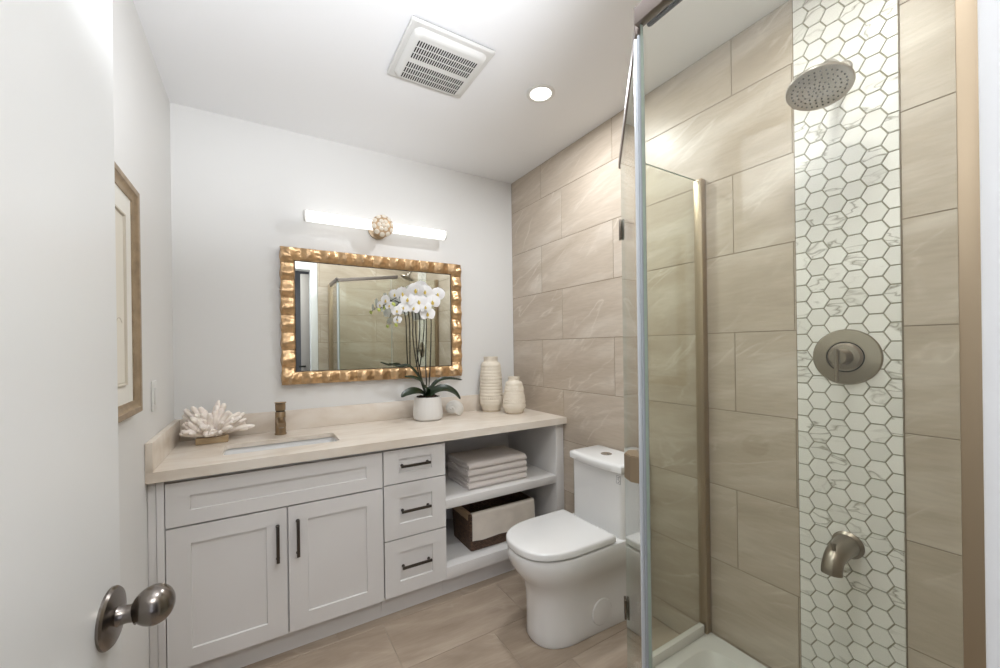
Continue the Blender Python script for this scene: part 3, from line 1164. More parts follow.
for pts in ([(-0.726, -0.145, 0.985), (-0.775, -0.14, 1.16), (-0.80, -0.14, 1.33), (-0.803, -0.145, 1.46), (-0.825, -0.155, 1.545), (-0.885, -0.165, 1.572), (-0.95, -0.17, 1.54), (-1.005, -0.175, 1.497)],
            [(-0.72, -0.14, 0.985), (-0.762, -0.135, 1.16), (-0.780, -0.135, 1.35), (-0.783, -0.14, 1.47), (-0.805, -0.15, 1.56), (-0.85, -0.16, 1.545), (-0.885, -0.165, 1.49), (-0.905, -0.165, 1.44)],
            [(-0.716, -0.14, 0.985), (-0.722, -0.135, 1.2), (-0.716, -0.135, 1.387), (-0.722, -0.14, 1.52), (-0.75, -0.15, 1.61), (-0.785, -0.16, 1.632)],
            [(-0.712, -0.145, 0.985), (-0.697, -0.14, 1.147), (-0.687, -0.14, 1.387), (-0.687, -0.145, 1.51), (-0.672, -0.155, 1.59), (-0.652, -0.165, 1.60)]):
    bm = nb()
    pts = [(x + (x + 1.576) * 0.029 * min(1, (z - 0.985) / 0.3), y + 0.062 * min(1, (z - 0.985) / 0.3), z + (z - 1.278) * 0.029 * min(1, (z - 0.985) / 0.3)) for x, y, z in pts]
    tube(bm, smooth_path(pts, 8), lambda t: 0.0042 - 0.0022 * t, 8)
    part('stem', bm, 'stem', orc)


def petal(bm, ang, ln, wid, cup, z0=0.0, base=0.1):
    d = Vector((math.cos(ang), math.sin(ang), 0))
    s = Vector((-d.y, d.x, 0))
    NU, NV = 8, 6
    for sgn in (1,):
        g = []
        for i in range(NU + 1):
            u = i / NU
            w = wid * (base * (1 - u) + math.sin(PI * min(1.0, u ** 0.8)) ** 0.6 * (1 - base * 0.3)) if u < 1 else 0.0
            row = []
            for j in range(NV + 1):
                v = -1 + 2 * j / NV
                x = d * (ln * u) + s * (w * v)
                z = z0 + cup * (u * u) * ln - 0.10 * w * v * v + 0.05 * ln * math.sin(u * 2.5)
                row.append(bm.verts.new((x.x, x.y, z)))
            g.append(row)
        for i in range(NU):
            for j in range(NV):
                bm.faces.new((g[i][j], g[i + 1][j], g[i + 1][j + 1], g[i][j + 1]))


bm = nb()
for a in (90, 215, 325):
    petal(bm, math.radians(a), 0.040, 0.016, -0.05, -0.001)
for a in (12, 168):
    petal(bm, math.radians(a), 0.043, 0.030, 0.06, 0.002, 0.25)
bmesh.ops.remove_doubles(bm, verts=bm.verts, dist=0.0003)
me_b = bm
fl_me = bpy.data.meshes.new('flower')
for f in bm.faces:
    f.smooth = True
bm.to_mesh(fl_me)
bm.free()
fl_me.materials.append(M['petal'])
bm = nb()
pebble(bm, (0, -0.006, 0.003), (0, -0.5, 1), (1, 0, 0), 0.0075, 0.009, 0.008)
petal(bm, math.radians(270), 0.016, 0.006, 0.5, 0.004)
pebble(bm, (0, 0.002, 0.004), (0, 0.4, 1), (1, 0, 0), 0.004, 0.005, 0.006)
lip_me = bpy.data.meshes.new('lip')
bm.to_mesh(lip_me)
bm.free()
lip_me.materials.append(M['lip'])

FL = [(-0.650, 1.603, 0.98, 12, -4), (-0.790, 1.618, 1.05, -8, -14), (-0.738, 1.612, 0.95, 14, -10), (-0.770, 1.552, 1.08, 0, 4),
      (-0.690, 1.553, 1.05, 8, 0), (-0.716, 1.482, 1.0, 6, 14), (-0.868, 1.594, 0.92, -16, -16), (-0.842, 1.560, 0.95, -4, 8),
      (-0.912, 1.586, 0.72, -24, -10), (-0.966, 1.548, 0.72, -34, 0), (-0.994, 1.522, 0.55, -40, 6), (-0.945, 1.520, 0.60, -20, 16),
      (-0.905, 1.492, 0.72, -14, 16), (-0.864, 1.512, 0.74, 4, 10), (-0.806, 1.512, 0.82, 10, 8), (-0.896, 1.442, 0.58, -18, 24),
      (-0.758, 1.642, 0.85, 0, -24), (-0.735, 1.520, 0.8, -6, 10)]
view = Vector((-0.80, -2.2, -0.28)).normalized()
for k, (x, z, s, yaw, pit) in enumerate(FL):
    dirv = view.copy()
    dirv.rotate(Euler((math.radians(-pit), 0, math.radians(yaw * 1.1)), 'XYZ'))
    q = dirv.to_track_quat('Z', 'Y') @ Euler((0, 0, math.radians(random.uniform(-14, 14)))).to_quaternion()
    y = -0.098 - 0.02 * ((k * 7) % 5) / 4
    x, z = x + (x + 1.576) * 0.029, z + (z - 1.278) * 0.029
    o = bpy.data.objects.new('flower', fl_me)
    COL.objects.link(o)
    o.parent = orc
    o.location = Vector((x, y, z)) - oc
    o.rotation_mode = 'QUATERNION'
    o.rotation_quaternion = q
    o.scale = (s * 1.14, s * 1.14, s * 1.14)
    l = bpy.data.objects.new('lip', lip_me)
    COL.objects.link(l)
    l.parent = o
for x, y, z, r in ((-1.005, -0.176, 1.495, 0.010), (-0.908, -0.17, 1.412, 0.010), (-0.925, -0.185, 1.528, 0.012), (-0.70, -0.175, 1.522, 0.009)):
    x, y, z = x + (x + 1.576) * 0.029, y + 0.064, z + (z - 1.278) * 0.029
    bm = nb()
    lathe(bm, [(0.0005, -1.25 * r), (0.6 * r, -0.85 * r), (r, 0), (0.65 * r, 0.8 * r), (0.0005, 1.2 * r)], (x, y, z), (0.4, -0.3, -0.8), 12)
    part('bud', bm, 'bud', orc)

# ------------------------------------------------------------------ counter ornaments
tv = Vector((-0.250, -0.100, CT1))
vs_ = thing('vase', 'tall cream ribbed ceramic vase in the vanity corner', 'vase', tv, 'cream vases at the end of the counter')
bm = nb()


def ribbed(prof, z0, z1, amp, n):
    """insert horizontal ribs between z0 and z1"""
    out = []
    for i in range(121):
        h = prof[0][1] + (prof[-1][1] - prof[0][1]) * i / 120
        r = prof[-1][0]
        for (r0, h0), (r1, h1) in zip(prof, prof[1:]):
            if h0 <= h <= h1:
                t = (h - h0) / max(1e-6, h1 - h0)
                t = t * t * (3 - 2 * t) * 0.5 + t * 0.5
                r = r0 + (r1 - r0) * t
        if z0 < h < z1:
            r += amp * (abs(math.sin(PI * n * (h - z0) / (z1 - z0))) ** 0.6 - 0.5)
        out.append((r, h))
    return out


def dimple(a, r, h, n=40, lo=0.06, hi=0.30, amp=0.0012):
    return r + (amp * math.cos(n * a + 30 * h) if lo < h < hi and int(h / 0.036) % 2 == 0 else 0)


TP = [(0.055, 0.0005), (0.060, 0.012), (0.077, 0.055), (0.0765, 0.10), (0.072, 0.22), (0.064, 0.312), (0.059, 0.322), (0.0475, 0.330), (0.0455, 0.338), (0.047, 0.352), (0.0475, 0.362)]
lathe(bm, ribbed(TP, 0.06, 0.315, 0.0030, 12) + [(0.043, 0.363), (0.040, 0.33)], tv, (0, 0, 1), 80, fn=dimple)
part('vase_body', bm, 'vase', vs_)
bm = nb()
lathe(bm, [(0.0545, 0.0003), (0.0575, 0.001), (0.0612, 0.011), (0.0605, 0.0125)], tv, (0, 0, 1), 48)
part('foot', bm, 'vase_base', vs_, label='bare clay foot')
sv = Vector((-0.168, -0.255, CT1))
vs_ = thing('vase', 'short cream ribbed ceramic vase in front of the tall one', 'vase', sv, 'cream vases at the end of the counter')
bm = nb()
SP = [(0.054, 0.0005), (0.059, 0.010), (0.0735, 0.042), (0.0715, 0.075), (0.062, 0.15), (0.053, 0.195), (0.048, 0.203), (0.0375, 0.208), (0.036, 0.216), (0.037, 0.228), (0.0375, 0.233)]
lathe(bm, ribbed(SP, 0.045, 0.198, 0.0026, 8) + [(0.034, 0.234), (0.031, 0.21)], sv, (0, 0, 1), 80, fn=lambda a, r, h: dimple(a, r, h, 36, 0.05, 0.19))
part('vase_body', bm, 'vase', vs_)
bm = nb()
lathe(bm, [(0.0535, 0.0003), (0.056, 0.001), (0.0603, 0.009), (0.0595, 0.0105)], sv, (0, 0, 1), 48)
part('foot', bm, 'vase_base', vs_, label='bare clay foot')

# spiral shell
sc_ = Vector((-0.530, -0.105, CT1))
bm = nb()
path, rads = [], []
for k in range(90):
    t = k / 89
    a = 2 * PI * 2.1 * (1 - t) + math.radians(-50)
    R_ = 0.003 + 0.025 * t ** 1.5
    path.append(Vector((R_ * math.cos(a), -0.034 * (1 - t) ** 1.2, R_ * math.sin(a))))
    rads.append((0.003 + 0.0265 * t ** 1.4) * (1.0 if t < 0.97 else 0.97))
rot = Matrix.Rotation(math.radians(-38), 3, 'Z')
cen = sc_ + Vector((0, 0, 0.0515))
tube(bm, [cen + rot @ p for p in path], rads, 18)
bmesh.ops.transform(bm, matrix=Matrix.Translation(sc_) @ Matrix.Diagonal((1.30, 1.0, 1.12, 1)) @ Matrix.Translation(-sc_), verts=bm.verts)
bmesh.ops.translate(bm, vec=(0, 0, CT1 + 0.0006 - min(v.co.z for v in bm.verts)), verts=bm.verts)
solo('spiral_shell', bm, 'shell', 'pale round spiral shell ornament just right of the orchid pot', 'ornament', sc_, angle=70)

# coral on its block
cb_ = Vector((-1.768, -0.118, CT1))
cor = thing('coral_ornament', 'white branching coral on a golden block in the left counter corner', 'ornament', cb_)
bm = nb()
box(bm, cb_.x - 0.062, cb_.x + 0.062, cb_.y - 0.042, cb_.y + 0.042, CT1 + 0.0005, CT1 + 0.030, 0.003)
part('block', bm, 'coralbase', cor, label='golden block under the coral')
bm = nb()
rc = random.Random(11)
root_ = cb_ + Vector((0, 0, 0.034))
fingers = []
for k in range(74):
    az = rc.uniform(0, 2 * PI)
    el = rc.uniform(0.10, 1.45)
    L_ = rc.uniform(0.075, 0.112) * (0.9 + 0.25 * abs(math.cos(az)))
    d = Vector((math.cos(az) * math.cos(el) * 1.15, math.sin(az) * math.cos(el) * 0.8, math.sin(el) * 1.28))
    fingers.append((d, L_))
for d, L_ in fingers:
    p0 = root_ + Vector((d.x * 0.025, d.y * 0.02, 0))
    e = p0 + d * L_
    e.y = min(e.y, -0.03)
    e.x = max(e.x, WX + 0.045)
    md = (p0 + e) / 2 + Vector((rc.uniform(-.01, .01), rc.uniform(-.01, .01), rc.uniform(0, .014)))
    rr = rc.uniform(0.0080, 0.0122)
    tube(bm, smooth_path([p0, md, e], 6), lambda t, rr=rr: rr * (0.75 + 0.5 * math.sin(PI * min(1, 0.15 + 0.75 * t))) * (1 if t < 0.95 else 0.6), 10)
    if rc.random() < 0.5:
        s0 = p0.lerp(e, 0.55)
        s1 = s0 + (d + Vector((rc.uniform(-.7, .7), rc.uniform(-.6, .2), rc.uniform(-.1, .5)))).normalized() * 0.035
        s1.y = min(s1.y, -0.03)
        s1.x = max(s1.x, WX + 0.045)
        tube(bm, [s0, s0.lerp(s1, 0.5), s0.lerp(s1, 0.9), s1], [rr * 0.8, rr * 0.85, rr * 0.75, rr * 0.4], 8)
bmesh.ops.create_icosphere(bm, subdivisions=2, radius=0.03, matrix=Matrix.Translation(root_ + Vector((0, 0, 0.004))) @ Matrix.Diagonal((1.3, 0.9, 0.5, 1)))
part('coral', bm, 'coral', cor, angle=70)

# ------------------------------------------------------------------ towels, basket
tz = 0.5105
for k, (lab, dx, dy) in enumerate((('white folded towel at the bottom of the stack on the shelf', 0.0, 0.0),
                                   ('white folded towel second from the bottom of the shelf stack', 0.006, 0.004),
                                   ('white folded towel second from the top of the shelf stack', -0.004, -0.002),
                                   ('white folded towel topmost of the stack on the shelf', 0.003, 0.003))):
    bm = nb()
    t = 0.0088
    yf, yb = -0.492 + dy, -0.215 + dy
    z0 = tz + k * 0.0348
    # folded strip centre line in (y, z): two outer leaves around two inner ones
    cl = []
    n = 10
    for i in range(n + 1):
        cl.append((yb + (yf + 0.016 - yb) * i / n, z0 + t * 0.5))
    for i in range(1, 12):
        a = PI * i / 12
        cl.append((yf + 0.016 - 0.0125 * math.sin(a), z0 + 2 * t - 1.5 * t * math.cos(a)))
    for i in range(n + 1):
        cl.append((yf + 0.016 + (yb - yf - 0.03) * i / n, z0 + 3.5 * t))
    for i in range(1, 6):
        a = PI * i / 6
        cl.append((yb - 0.014 + 0.005 * math.sin(a), z0 + 3 * t + 0.5 * t * math.cos(a)))
    for i in range(n + 1):
        cl.append((yb - 0.014 + (yf + 0.028 - yb + 0.014) * i / n, z0 + 2.5 * t))
    for i in range(1, 6):
        a = PI * i / 6
        cl.append((yf + 0.028 - 0.005 * math.sin(a), z0 + 2 * t + 0.5 * t * math.cos(a)))
    for i in range(n + 1):
        cl.append((yf + 0.028 + (yb - yf - 0.03) * i / n, z0 + 1.5 * t))
    # thick strip cross-section
    pl, pr = [], []
    for i, p in enumerate(cl):
        a, b = cl[max(i - 1, 0)], cl[min(i + 1, len(cl) - 1)]
        ty, tz_ = b[0] - a[0], b[1] - a[1]
        l = math.hypot(ty, tz_) or 1
        ny, nz_ = -tz_ / l, ty / l
        pl.append((p[0] + ny * t * 0.47, p[1] + nz_ * t * 0.47))
        pr.append((p[0] - ny * t * 0.47, p[1] - nz_ * t * 0.47))
    x0, x1 = -0.622 + dx, -0.243 + dx
    secs = []
    NX = 26
    for i in range(NX + 1):
        x = x0 + (x1 - x0) * i / NX
        sec = []
        for q in pl + list(reversed(pr)):
            e = 0.011 * noise.noise(Vector((q[0] * 16, q[1] * 120, k * 3.1)))
            jit = 0.0012 * noise.noise(Vector((x * 18, q[0] * 18, k * 7.7)))
            jz = 0.0010 * noise.noise(Vector((x * 9, q[0] * 9, k * 2.3 + 40)))
            xx = x + (e if i in (0, NX) else 0)
            sec.append((xx, q[0] + jit * 2, max(q[1] + jz, z0 + 0.0004)))
        secs.append(sec)
    NL = len(pl)
    rings = [[bm.verts.new(p) for p in s] for s in secs]
    m_ = len(rings[0])
    for a, b in zip(rings, rings[1:]):
        for i in range(m_):
            bm.faces.new((a[i], a[(i + 1) % m_], b[(i + 1) % m_], b[i]))
    for ring in (rings[0], rings[-1]):
        for i in range(NL - 1):
            bm.faces.new((ring[i], ring[i + 1], ring[m_ - 2 - i], ring[m_ - 1 - i]))
    solo('folded_towel', bm, 'towel', lab, 'towel', (-0.43, -0.36, z0), 'white folded towels on the middle shelf', angle=55)

bk = thing('basket', 'dark brown wicker basket on the bottom shelf', 'basket', (-0.40, -0.36, 0.1705))
BX0, BX1, BY0, BY1, BZ0, BZ1 = -0.612, -0.185, -0.482, -0.235, 0.171, 0.368
bm = nb()


def bsec(e, z, r=0.012):
    return [(x, y, z) for x, y in rrect(BX0 - e, BX1 + e, BY0 - e, BY1 + e, r, 4)]


loft(bm, [bsec(-0.008, BZ0), bsec(0.0, BZ1 - 0.004), bsec(0.001, BZ1), bsec(-0.006, BZ1), bsec(-0.010, BZ1 - 0.01), bsec(-0.016, BZ0 + 0.008)])
part('basket_body', bm, 'wicker', bk)
bm = nb()
tube(bm, [(x, y, BZ1 + 0.001) for x, y in rrect(BX0 + 0.002, BX1 - 0.002, BY0 + 0.002, BY1 - 0.002, 0.012, 4)] + [(BX1 - 0.002, BY1 - 0.014, BZ1 + 0.001)], 0.0055, 8)
part('rim', bm, 'wicker', bk)
bm = nb()
# tan strap folded over the left rim
for i in range(1):
    secs = []
    for y in [BY0 + 0.012 + 0.19 * j / 12 for j in range(13)]:
        w = 0.001 * math.sin(y * 70)
        ring = [(BX0 - 0.008 + w, y, BZ1 - 0.026), (BX0 - 0.0095 + w, y, BZ1 - 0.010), (BX0 - 0.006, y, BZ1 + 0.0085), (BX0 + 0.012, y, BZ1 + 0.0095), (BX0 + 0.017, y, BZ1 - 0.028),
                (BX0 + 0.0145, y, BZ1 - 0.028), (BX0 + 0.010, y, BZ1 + 0.0072), (BX0 - 0.004, y, BZ1 + 0.0068), (BX0 - 0.007 + w, y, BZ1 - 0.010), (BX0 - 0.006 + w, y, BZ1 - 0.026)]
        secs.append(ring)
    loft(bm, secs)
part('liner_edge', bm, 'tan', bk, label='tan liner folded over the left rim')
# cloth draped over the front rim
bm = nb()
rows = []
NX = 34
CX0, CX1 = -0.606, -0.196
for i in range(NX + 1):
    x = CX0 + (CX1 - CX0) * i / NX
    w1 = 0.007 * noise.noise(Vector((x * 16, 3, 0))) + 0.0030 * math.sin(x * 38)
    ln = 0.128 + 0.004 * math.sin(x * 9)
    prof = []
    for j in range(11):
        wj = 0.003 * noise.noise(Vector((x * 14, j * 0.45, 9)))
        prof.append((BY0 - 0.0125 + w1 * (1 - j / 10) - 0.005 * (1 - j / 10) + min(0.003, wj), BZ1 - ln + (ln) * j / 10))
    for j in range(1, 8):
        a = PI * j / 8
        prof.append((BY0 + 0.003 - 0.0155 * math.cos(a), BZ1 + 0.0125 * math.sin(a)))
    for j in range(9):
        prof.append((BY0 + 0.019 + 0.010 * j / 8 + w1 * j / 8, BZ1 - 0.09 * j / 8))
    rows.append((x, prof))
for off in (0.0, 1.0):
    pass
g1, g2 = [], []
for x, prof in rows:
    a, b = [], []
    for k, (y, z) in enumerate(prof):
        p, q = prof[max(0, k - 1)], prof[min(len(prof) - 1, k + 1)]
        ty, tz2 = q[0] - p[0], q[1] - p[1]
        l = math.hypot(ty, tz2) or 1
        a.append((x, y + tz2 / l * -0.0022, z + ty / l * 0.0022))
        b.append((x, y, z))
    g1.append(a)
    g2.append(list(reversed(b)))
loft(bm, [a + b for a, b in zip(g1, g2)])
part('liner_cloth', bm, 'linen', bk, label='cream linen liner hanging over the front rim', angle=60)

# ------------------------------------------------------------------ toilet
TY = -0.985
toi = thing('toilet', 'white one-piece skirted toilet standing between the vanity and the shower', 'toilet', (-0.34, TY, 0.0))


def dsec(z, xf, xb, hw, n=40, e=2.35, hwb=None, flen=None):
    """D-shaped outline: rounded front at xf, straight sides back to xb"""
    hwb = hw if hwb is None else hwb
    fl = flen or min(0.30, hw * 1.45)
    pts = []
    for k in range(n + 1):
        a = -PI / 2 + PI * k / n
        c, s = abs(math.cos(a)) ** (2 / e), math.copysign(abs(math.sin(a)) ** (2 / e), math.sin(a))
        pts.append((xf + fl - fl * c, TY + hw * s, z))
    nb2 = 10
    top_ = [(xf + fl + (xb - xf - fl) * k / nb2, TY + hw + (hwb - hw) * (k / nb2) ** 1.5, z) for k in range(1, nb2 + 1)]
    bot_ = [(xf + fl + (xb - xf - fl) * k / nb2, TY - hw - (hwb - hw) * (k / nb2) ** 1.5, z) for k in range(nb2, 0, -1)]
    return pts + top_ + bot_


bm = nb()
secs = [dsec(0.001, -0.572, -0.012, 0.118, hwb=0.135), dsec(0.012, -0.577, -0.012, 0.123, hwb=0.138), dsec(0.05, -0.575, -0.012, 0.121, hwb=0.130), dsec(0.14, -0.574, -0.012, 0.122, hwb=0.126),
        dsec(0.205, -0.577, -0.012, 0.127, hwb=0.128), dsec(0.245, -0.588, -0.012, 0.136, hwb=0.135), dsec(0.275, -0.608, -0.012, 0.148, hwb=0.146),
        dsec(0.305, -0.632, -0.012, 0.162, hwb=0.165), dsec(0.335, -0.650, -0.012, 0.172, hwb=0.174), dsec(0.365, -0.658, -0.012, 0.177, hwb=0.178),
        dsec(0.392, -0.660, -0.012, 0.178, hwb=0.180), dsec(0.402, -0.656, -0.014, 0.175, hwb=0.177), dsec(0.404, -0.648, -0.018, 0.169, hwb=0.171)]
loft(bm, secs)
part('bowl', bm, 'porcelain', toi, angle=50)
bm = nb()
secs = [[(x, y, z) for x, y in rrect(-0.190 + a, -0.010, TY - 0.172 + b, TY + 0.160 - b, 0.022, 6)] for z, a, b in ((0.395, -0.004, 0.004), (0.46, 0.0, 0.0), (0.60, 0.0, 0.0), (0.699, -0.001, 0.0))]
loft(bm, secs)
part('tank', bm, 'porcelain', toi, angle=50)
bm = nb()


def lidsec(z, e, r=0.02):
    pts = []
    for k in range(17):
        s = -1 + 2 * k / 16
        pts.append((-0.200 - e - 0.020 * (1 - s * s), TY - 0.006 - s * (0.170 + e), z))
    return [(-0.009, TY + 0.164 + e, z)] + pts + [(-0.009, TY - 0.176 - e, z)]


loft(bm, [lidsec(0.7025, -0.003), lidsec(0.705, 0.0), lidsec(0.730, 0.001), lidsec(0.738, -0.003), lidsec(0.7425, -0.013)])
part('tank_lid', bm, 'porcelain', toi, angle=50)
bm = nb()
lathe(bm, [(0.027, 0), (0.027, 0.002), (0.024, 0.0035), (0.022, 0.0025), (0.010, 0.004), (0.001, 0.004)], (-0.108, TY, 0.7425), (0, 0, 1), 36)
box(bm, -0.109, -0.107, TY - 0.021, TY + 0.021, 0.7445, 0.7472)
part('flush_button', bm, 'chrome', toi, label='round chrome flush button')
bm = nb()
loft(bm, [dsec(0.4052, -0.646, -0.250, 0.160, e=2.5), dsec(0.4062, -0.649, -0.248, 0.164, e=2.5), dsec(0.4115, -0.649, -0.248, 0.164, e=2.5)])
part('seat', bm, 'porcelain', toi, angle=50)
bm = nb()
loft(bm, [dsec(0.4118, -0.655, -0.242, 0.170, e=2.6), dsec(0.4138, -0.661, -0.238, 0.176, e=2.6), dsec(0.4345, -0.661, -0.238, 0.176, e=2.6), dsec(0.4395, -0.658, -0.240, 0.173, e=2.6), dsec(0.4425, -0.649, -0.247, 0.165, e=2.6)])
part('seat_lid', bm, 'porcelain', toi, angle=50)
for s in (-0.075, 0.075):
    bm = nb()
    cyl(bm, (-0.228, TY + s - 0.022, 0.4165), (-0.228, TY + s + 0.022, 0.4165), 0.0115, seg=16)
    part('hinge', bm, 'plastic', toi)
bm = nb()
lathe(bm, [(0.058, -0.003), (0.058, 0.003), (0.055, 0.0055), (0.02, 0.0075), (0.001, 0.0075)], (-0.278, TY - 0.1225, 0.092), (0, -1, 0), 40)
part('side_cap', bm, 'porcelain', toi, label='round cover cap on the side of the base')
bm = nb()
# small printed mark on the tank front
lx = -0.1908
for (ya, yb_, za, zb) in ((-1.1255, -1.1240, 0.652, 0.690), (-1.1470, -1.1455, 0.652, 0.690), (-1.1470, -1.1240, 0.6885, 0.690), (-1.1470, -1.1240, 0.652, 0.6535),
                           (-1.143, -1.128, 0.681, 0.683), (-1.1362, -1.1342, 0.668, 0.681), (-1.1345, -1.128, 0.6725, 0.6745), (-1.143, -1.1365, 0.665, 0.667), (-1.140, -1.131, 0.658, 0.660)):
    box(bm, lx - 0.0004, lx + 0.0006, ya, yb_, za, zb)
part('printed_mark', bm, 'label', toi, label='small grey printed mark on the tank')

# ------------------------------------------------------------------ ceiling fixtures
vx0, vx1, vy0, vy1 = -1.100, -0.758, -1.052, -0.722
fan = thing('exhaust_fan', 'square white slotted exhaust fan cover on the ceiling', 'exhaust fan', ((vx0 + vx1) / 2, (vy0 + vy1) / 2, H))
bm = nb()
box(bm, vx0 + 0.006, vx1 - 0.006, vy0 + 0.006, vy1 - 0.006, H - 0.007, H - 0.0005)  # dark slab stands in for shade in the cover gap
part('gap_shade', bm, 'slot_shade', fan, label='dark slab painted for the shade behind the cover')
bm = nb()
loft(bm, [[(x, y, z) for x, y in rrect(vx0 + e, vx1 - e, vy0 + e, vy1 - e, r, 5)] for z, e, r in ((H - 0.007, 0.0, 0.008), (H - 0.014, 0.0, 0.008), (H - 0.018, 0.004, 0.012))])
cov = part('cover', bm, 'fanplastic', fan)
bm = nb()
loft(bm, [[(x, y, z) for x, y in rrect(vx0 + e, vx1 - e, vy0 + e, vy1 - e, r, 6)] for z, e, r in ((H - 0.0185, 0.020, 0.03), (H - 0.030, 0.026, 0.03), (H - 0.035, 0.032, 0.03), (H - 0.0365, 0.042, 0.03))])
gri = part('grille_panel', bm, 'fanplastic', fan)
gx0, gx1, gy0, gy1 = -1.056, -0.806, -0.994, -0.766
rowh = (gy1 - gy0) / 6.6
ys = [gy0 + rowh * (k if k < 3 else k + 0.6) for k in range(6)]
for y in ys:
    bm = nb()
    for k in range(26):
        x = gx0 + (gx1 - gx0) * (k + 0.25) / 26
        box(bm, x, x + 0.0050, y + 0.003, y + rowh - 0.003, H - 0.0372, H - 0.0364)  # dark insets in place of holes, coloured as the shade inside
    part('slot_row', bm, 'slot_shade', gri, label='row of vent slots, painted dark for their shade')


def downlight(x, y, label, group):
    t_ = thing('recessed_downlight', label, 'ceiling light', (x, y, H), group)
    bm = nb()
    lathe(bm, [(0.066, -0.0005), (0.066, -0.004), (0.060, -0.0065), (0.050, -0.0055), (0.0475, -0.002)], (x, y, H), (0, 0, 1), 48, cap=False)
    part('trim_ring', bm, 'plastic', t_)
    bm = nb()
    lathe(bm, [(0.0475, -0.0012), (0.0475, -0.004), (0.040, -0.0052), (0.001, -0.0058)], (x, y, H), (0, 0, 1), 40)
    part('lens', bm, 'lens', t_, label='lit white lens')


downlight(-0.438, -0.924, 'lit round recessed downlight beside the exhaust fan', 'recessed downlights')
downlight(-0.46, -1.93, 'lit round recessed downlight over the shower', 'recessed downlights')
downlight(-1.12, -1.92, 'round downlight added for fill near the doorway, out of view', 'recessed downlights')  # unseen body for the added entry fill

# fitting for the added hall fill lamp, out of view
hl = thing('hall_fill_fitting', 'square white fitting of the added hall fill lamp', 'ceiling light', (-1.5, -3.0, H))
bm = nb()
box(bm, -1.88, -1.12, -3.38, -2.62, H - 0.022, H - 0.0005, 0.004)
part('fitting', bm, 'plastic', hl)

# ------------------------------------------------------------------ left wall things
py0, py1, pz0, pz1, pw = -1.27, -0.712, 1.088, 1.790, 0.040
pic = thing('framed_picture', 'botanical drawing in an antique champagne frame on the left wall', 'picture', (WX, (py0 + py1) / 2, pz0))


def mitre(bm, y0, y1, z0, z1, w, x0, x1, lip=0.6, mi=0):
    """picture moulding in the wall plane x: raised outer lip sloping to the inner edge"""
    O = [(y0, z0), (y1, z0), (y1, z1), (y0, z1)]
    prof = [(0, x0), (0, x1 - 0.004), (w * 0.10, x1), (w * 0.45, x1 - 0.001), (w * 0.55, x1 - 0.006), (w * 0.85, x1 - 0.010), (w, x1 - 0.012), (w, x0)]
    rings = []
    for q, (y, z) in enumerate(O):
        sy, sz = (1 if y == y0 else -1), (1 if z == z0 else -1)
        rings.append([bm.verts.new((xx, y + sy * d, z + sz * d)) for d, xx in prof])
    n = len(prof)
    for q in range(4):
        a, b = rings[q], rings[(q + 1) % 4]
        for k in range(n):
            bm.faces.new((a[k], a[(k + 1) % n], b[(k + 1) % n], b[k])).material_index = mi


bm = nb()
mitre(bm, py0, py1, pz0, pz1, pw, WX + 0.001, WX + 0.026)
part('frame', bm, 'picframe', pic)
bm = nb()
box(bm, WX + 0.001, WX + 0.010, py0 + pw - 0.005, py1 - pw + 0.005, pz0 + pw - 0.005, pz1 - pw + 0.005)
part('mat_board', bm, 'mat', pic)
bm = nb()
mitre(bm, py0 + 0.11, py1 - 0.118, pz0 + 0.094, pz1 - 0.105, 0.010, WX + 0.0101, WX + 0.0165)
part('bead', bm, 'bead', pic)
bm = nb()
box(bm, WX + 0.0101, WX + 0.0112, py0 + 0.120, py1 - 0.128, pz0 + 0.104, pz1 - 0.115)
art = part('print', bm, 'paper', pic)
bm = nb()
rr = random.Random(5)
for k in range(11):
    y, z = py1 - 0.16 - rr.uniform(0, 0.24), pz0 + 0.16 + rr.uniform(0, 0.36)
    pts = [(WX + 0.0114, y, z)]
    a = rr.uniform(0.6, 2.2)
    for j in range(7):
        a += rr.uniform(-0.7, 0.7)
        y, z = y + 0.022 * math.cos(a), z + 0.022 * math.sin(a)
        y = min(max(y, py0 + 0.13), py1 - 0.138)
        z = min(max(z, pz0 + 0.115), pz1 - 0.13)
        pts.append((WX + 0.0114, y, z))
    tube(bm, smooth_path(pts, 4), 0.0011, 6)
part('line_drawing', bm, 'ink', art, label='taupe line drawing')

sw = thing('light_switch', 'white rocker light switch plate on the left wall by the vanity', 'light switch', (WX, -0.425, 1.11))
bm = nb()
box(bm, WX + 0.0005, WX + 0.0065, -0.462, -0.392, 1.054, 1.169, 0.0025)
pl_ = part('plate', bm, 'plastic', sw)
bm = nb()
box(bm, WX + 0.0066, WX + 0.0105, -0.4435, -0.4105, 1.079, 1.144, 0.0015)
part('rocker', bm, 'plastic', sw)

# ------------------------------------------------------------------ shower
F = Vector((-0.478, -1.430, 0))       # far glass corner
Nn = Vector((-0.900, -1.850, 0))      # near glass corner
dF = (F - Nn).normalized()
dW = (F - Nn).length
nO = Vector((-dF.y, dF.x, 0))         # outward (towards the toilet)
if nO.x > 0:
    nO = -nO
diag = Matrix(((dF.x, nO.x, 0, Nn.x), (dF.y, nO.y, 0, Nn.y), (0, 0, 1, 0), (0, 0, 0, 1)))

tray = thing('shower_tray', 'white neo-angle shower tray below the glass enclosure', 'shower tray', (-0.45, -1.88, 0))
oT = [(-0.003, -1.398), (-0.492, -1.398), (-0.488, -1.418), (-0.912, -1.847), (-0.912, NY + 0.004), (-0.003, NY + 0.004)]


def off_poly(poly, d):
    return inset_poly(poly, d)


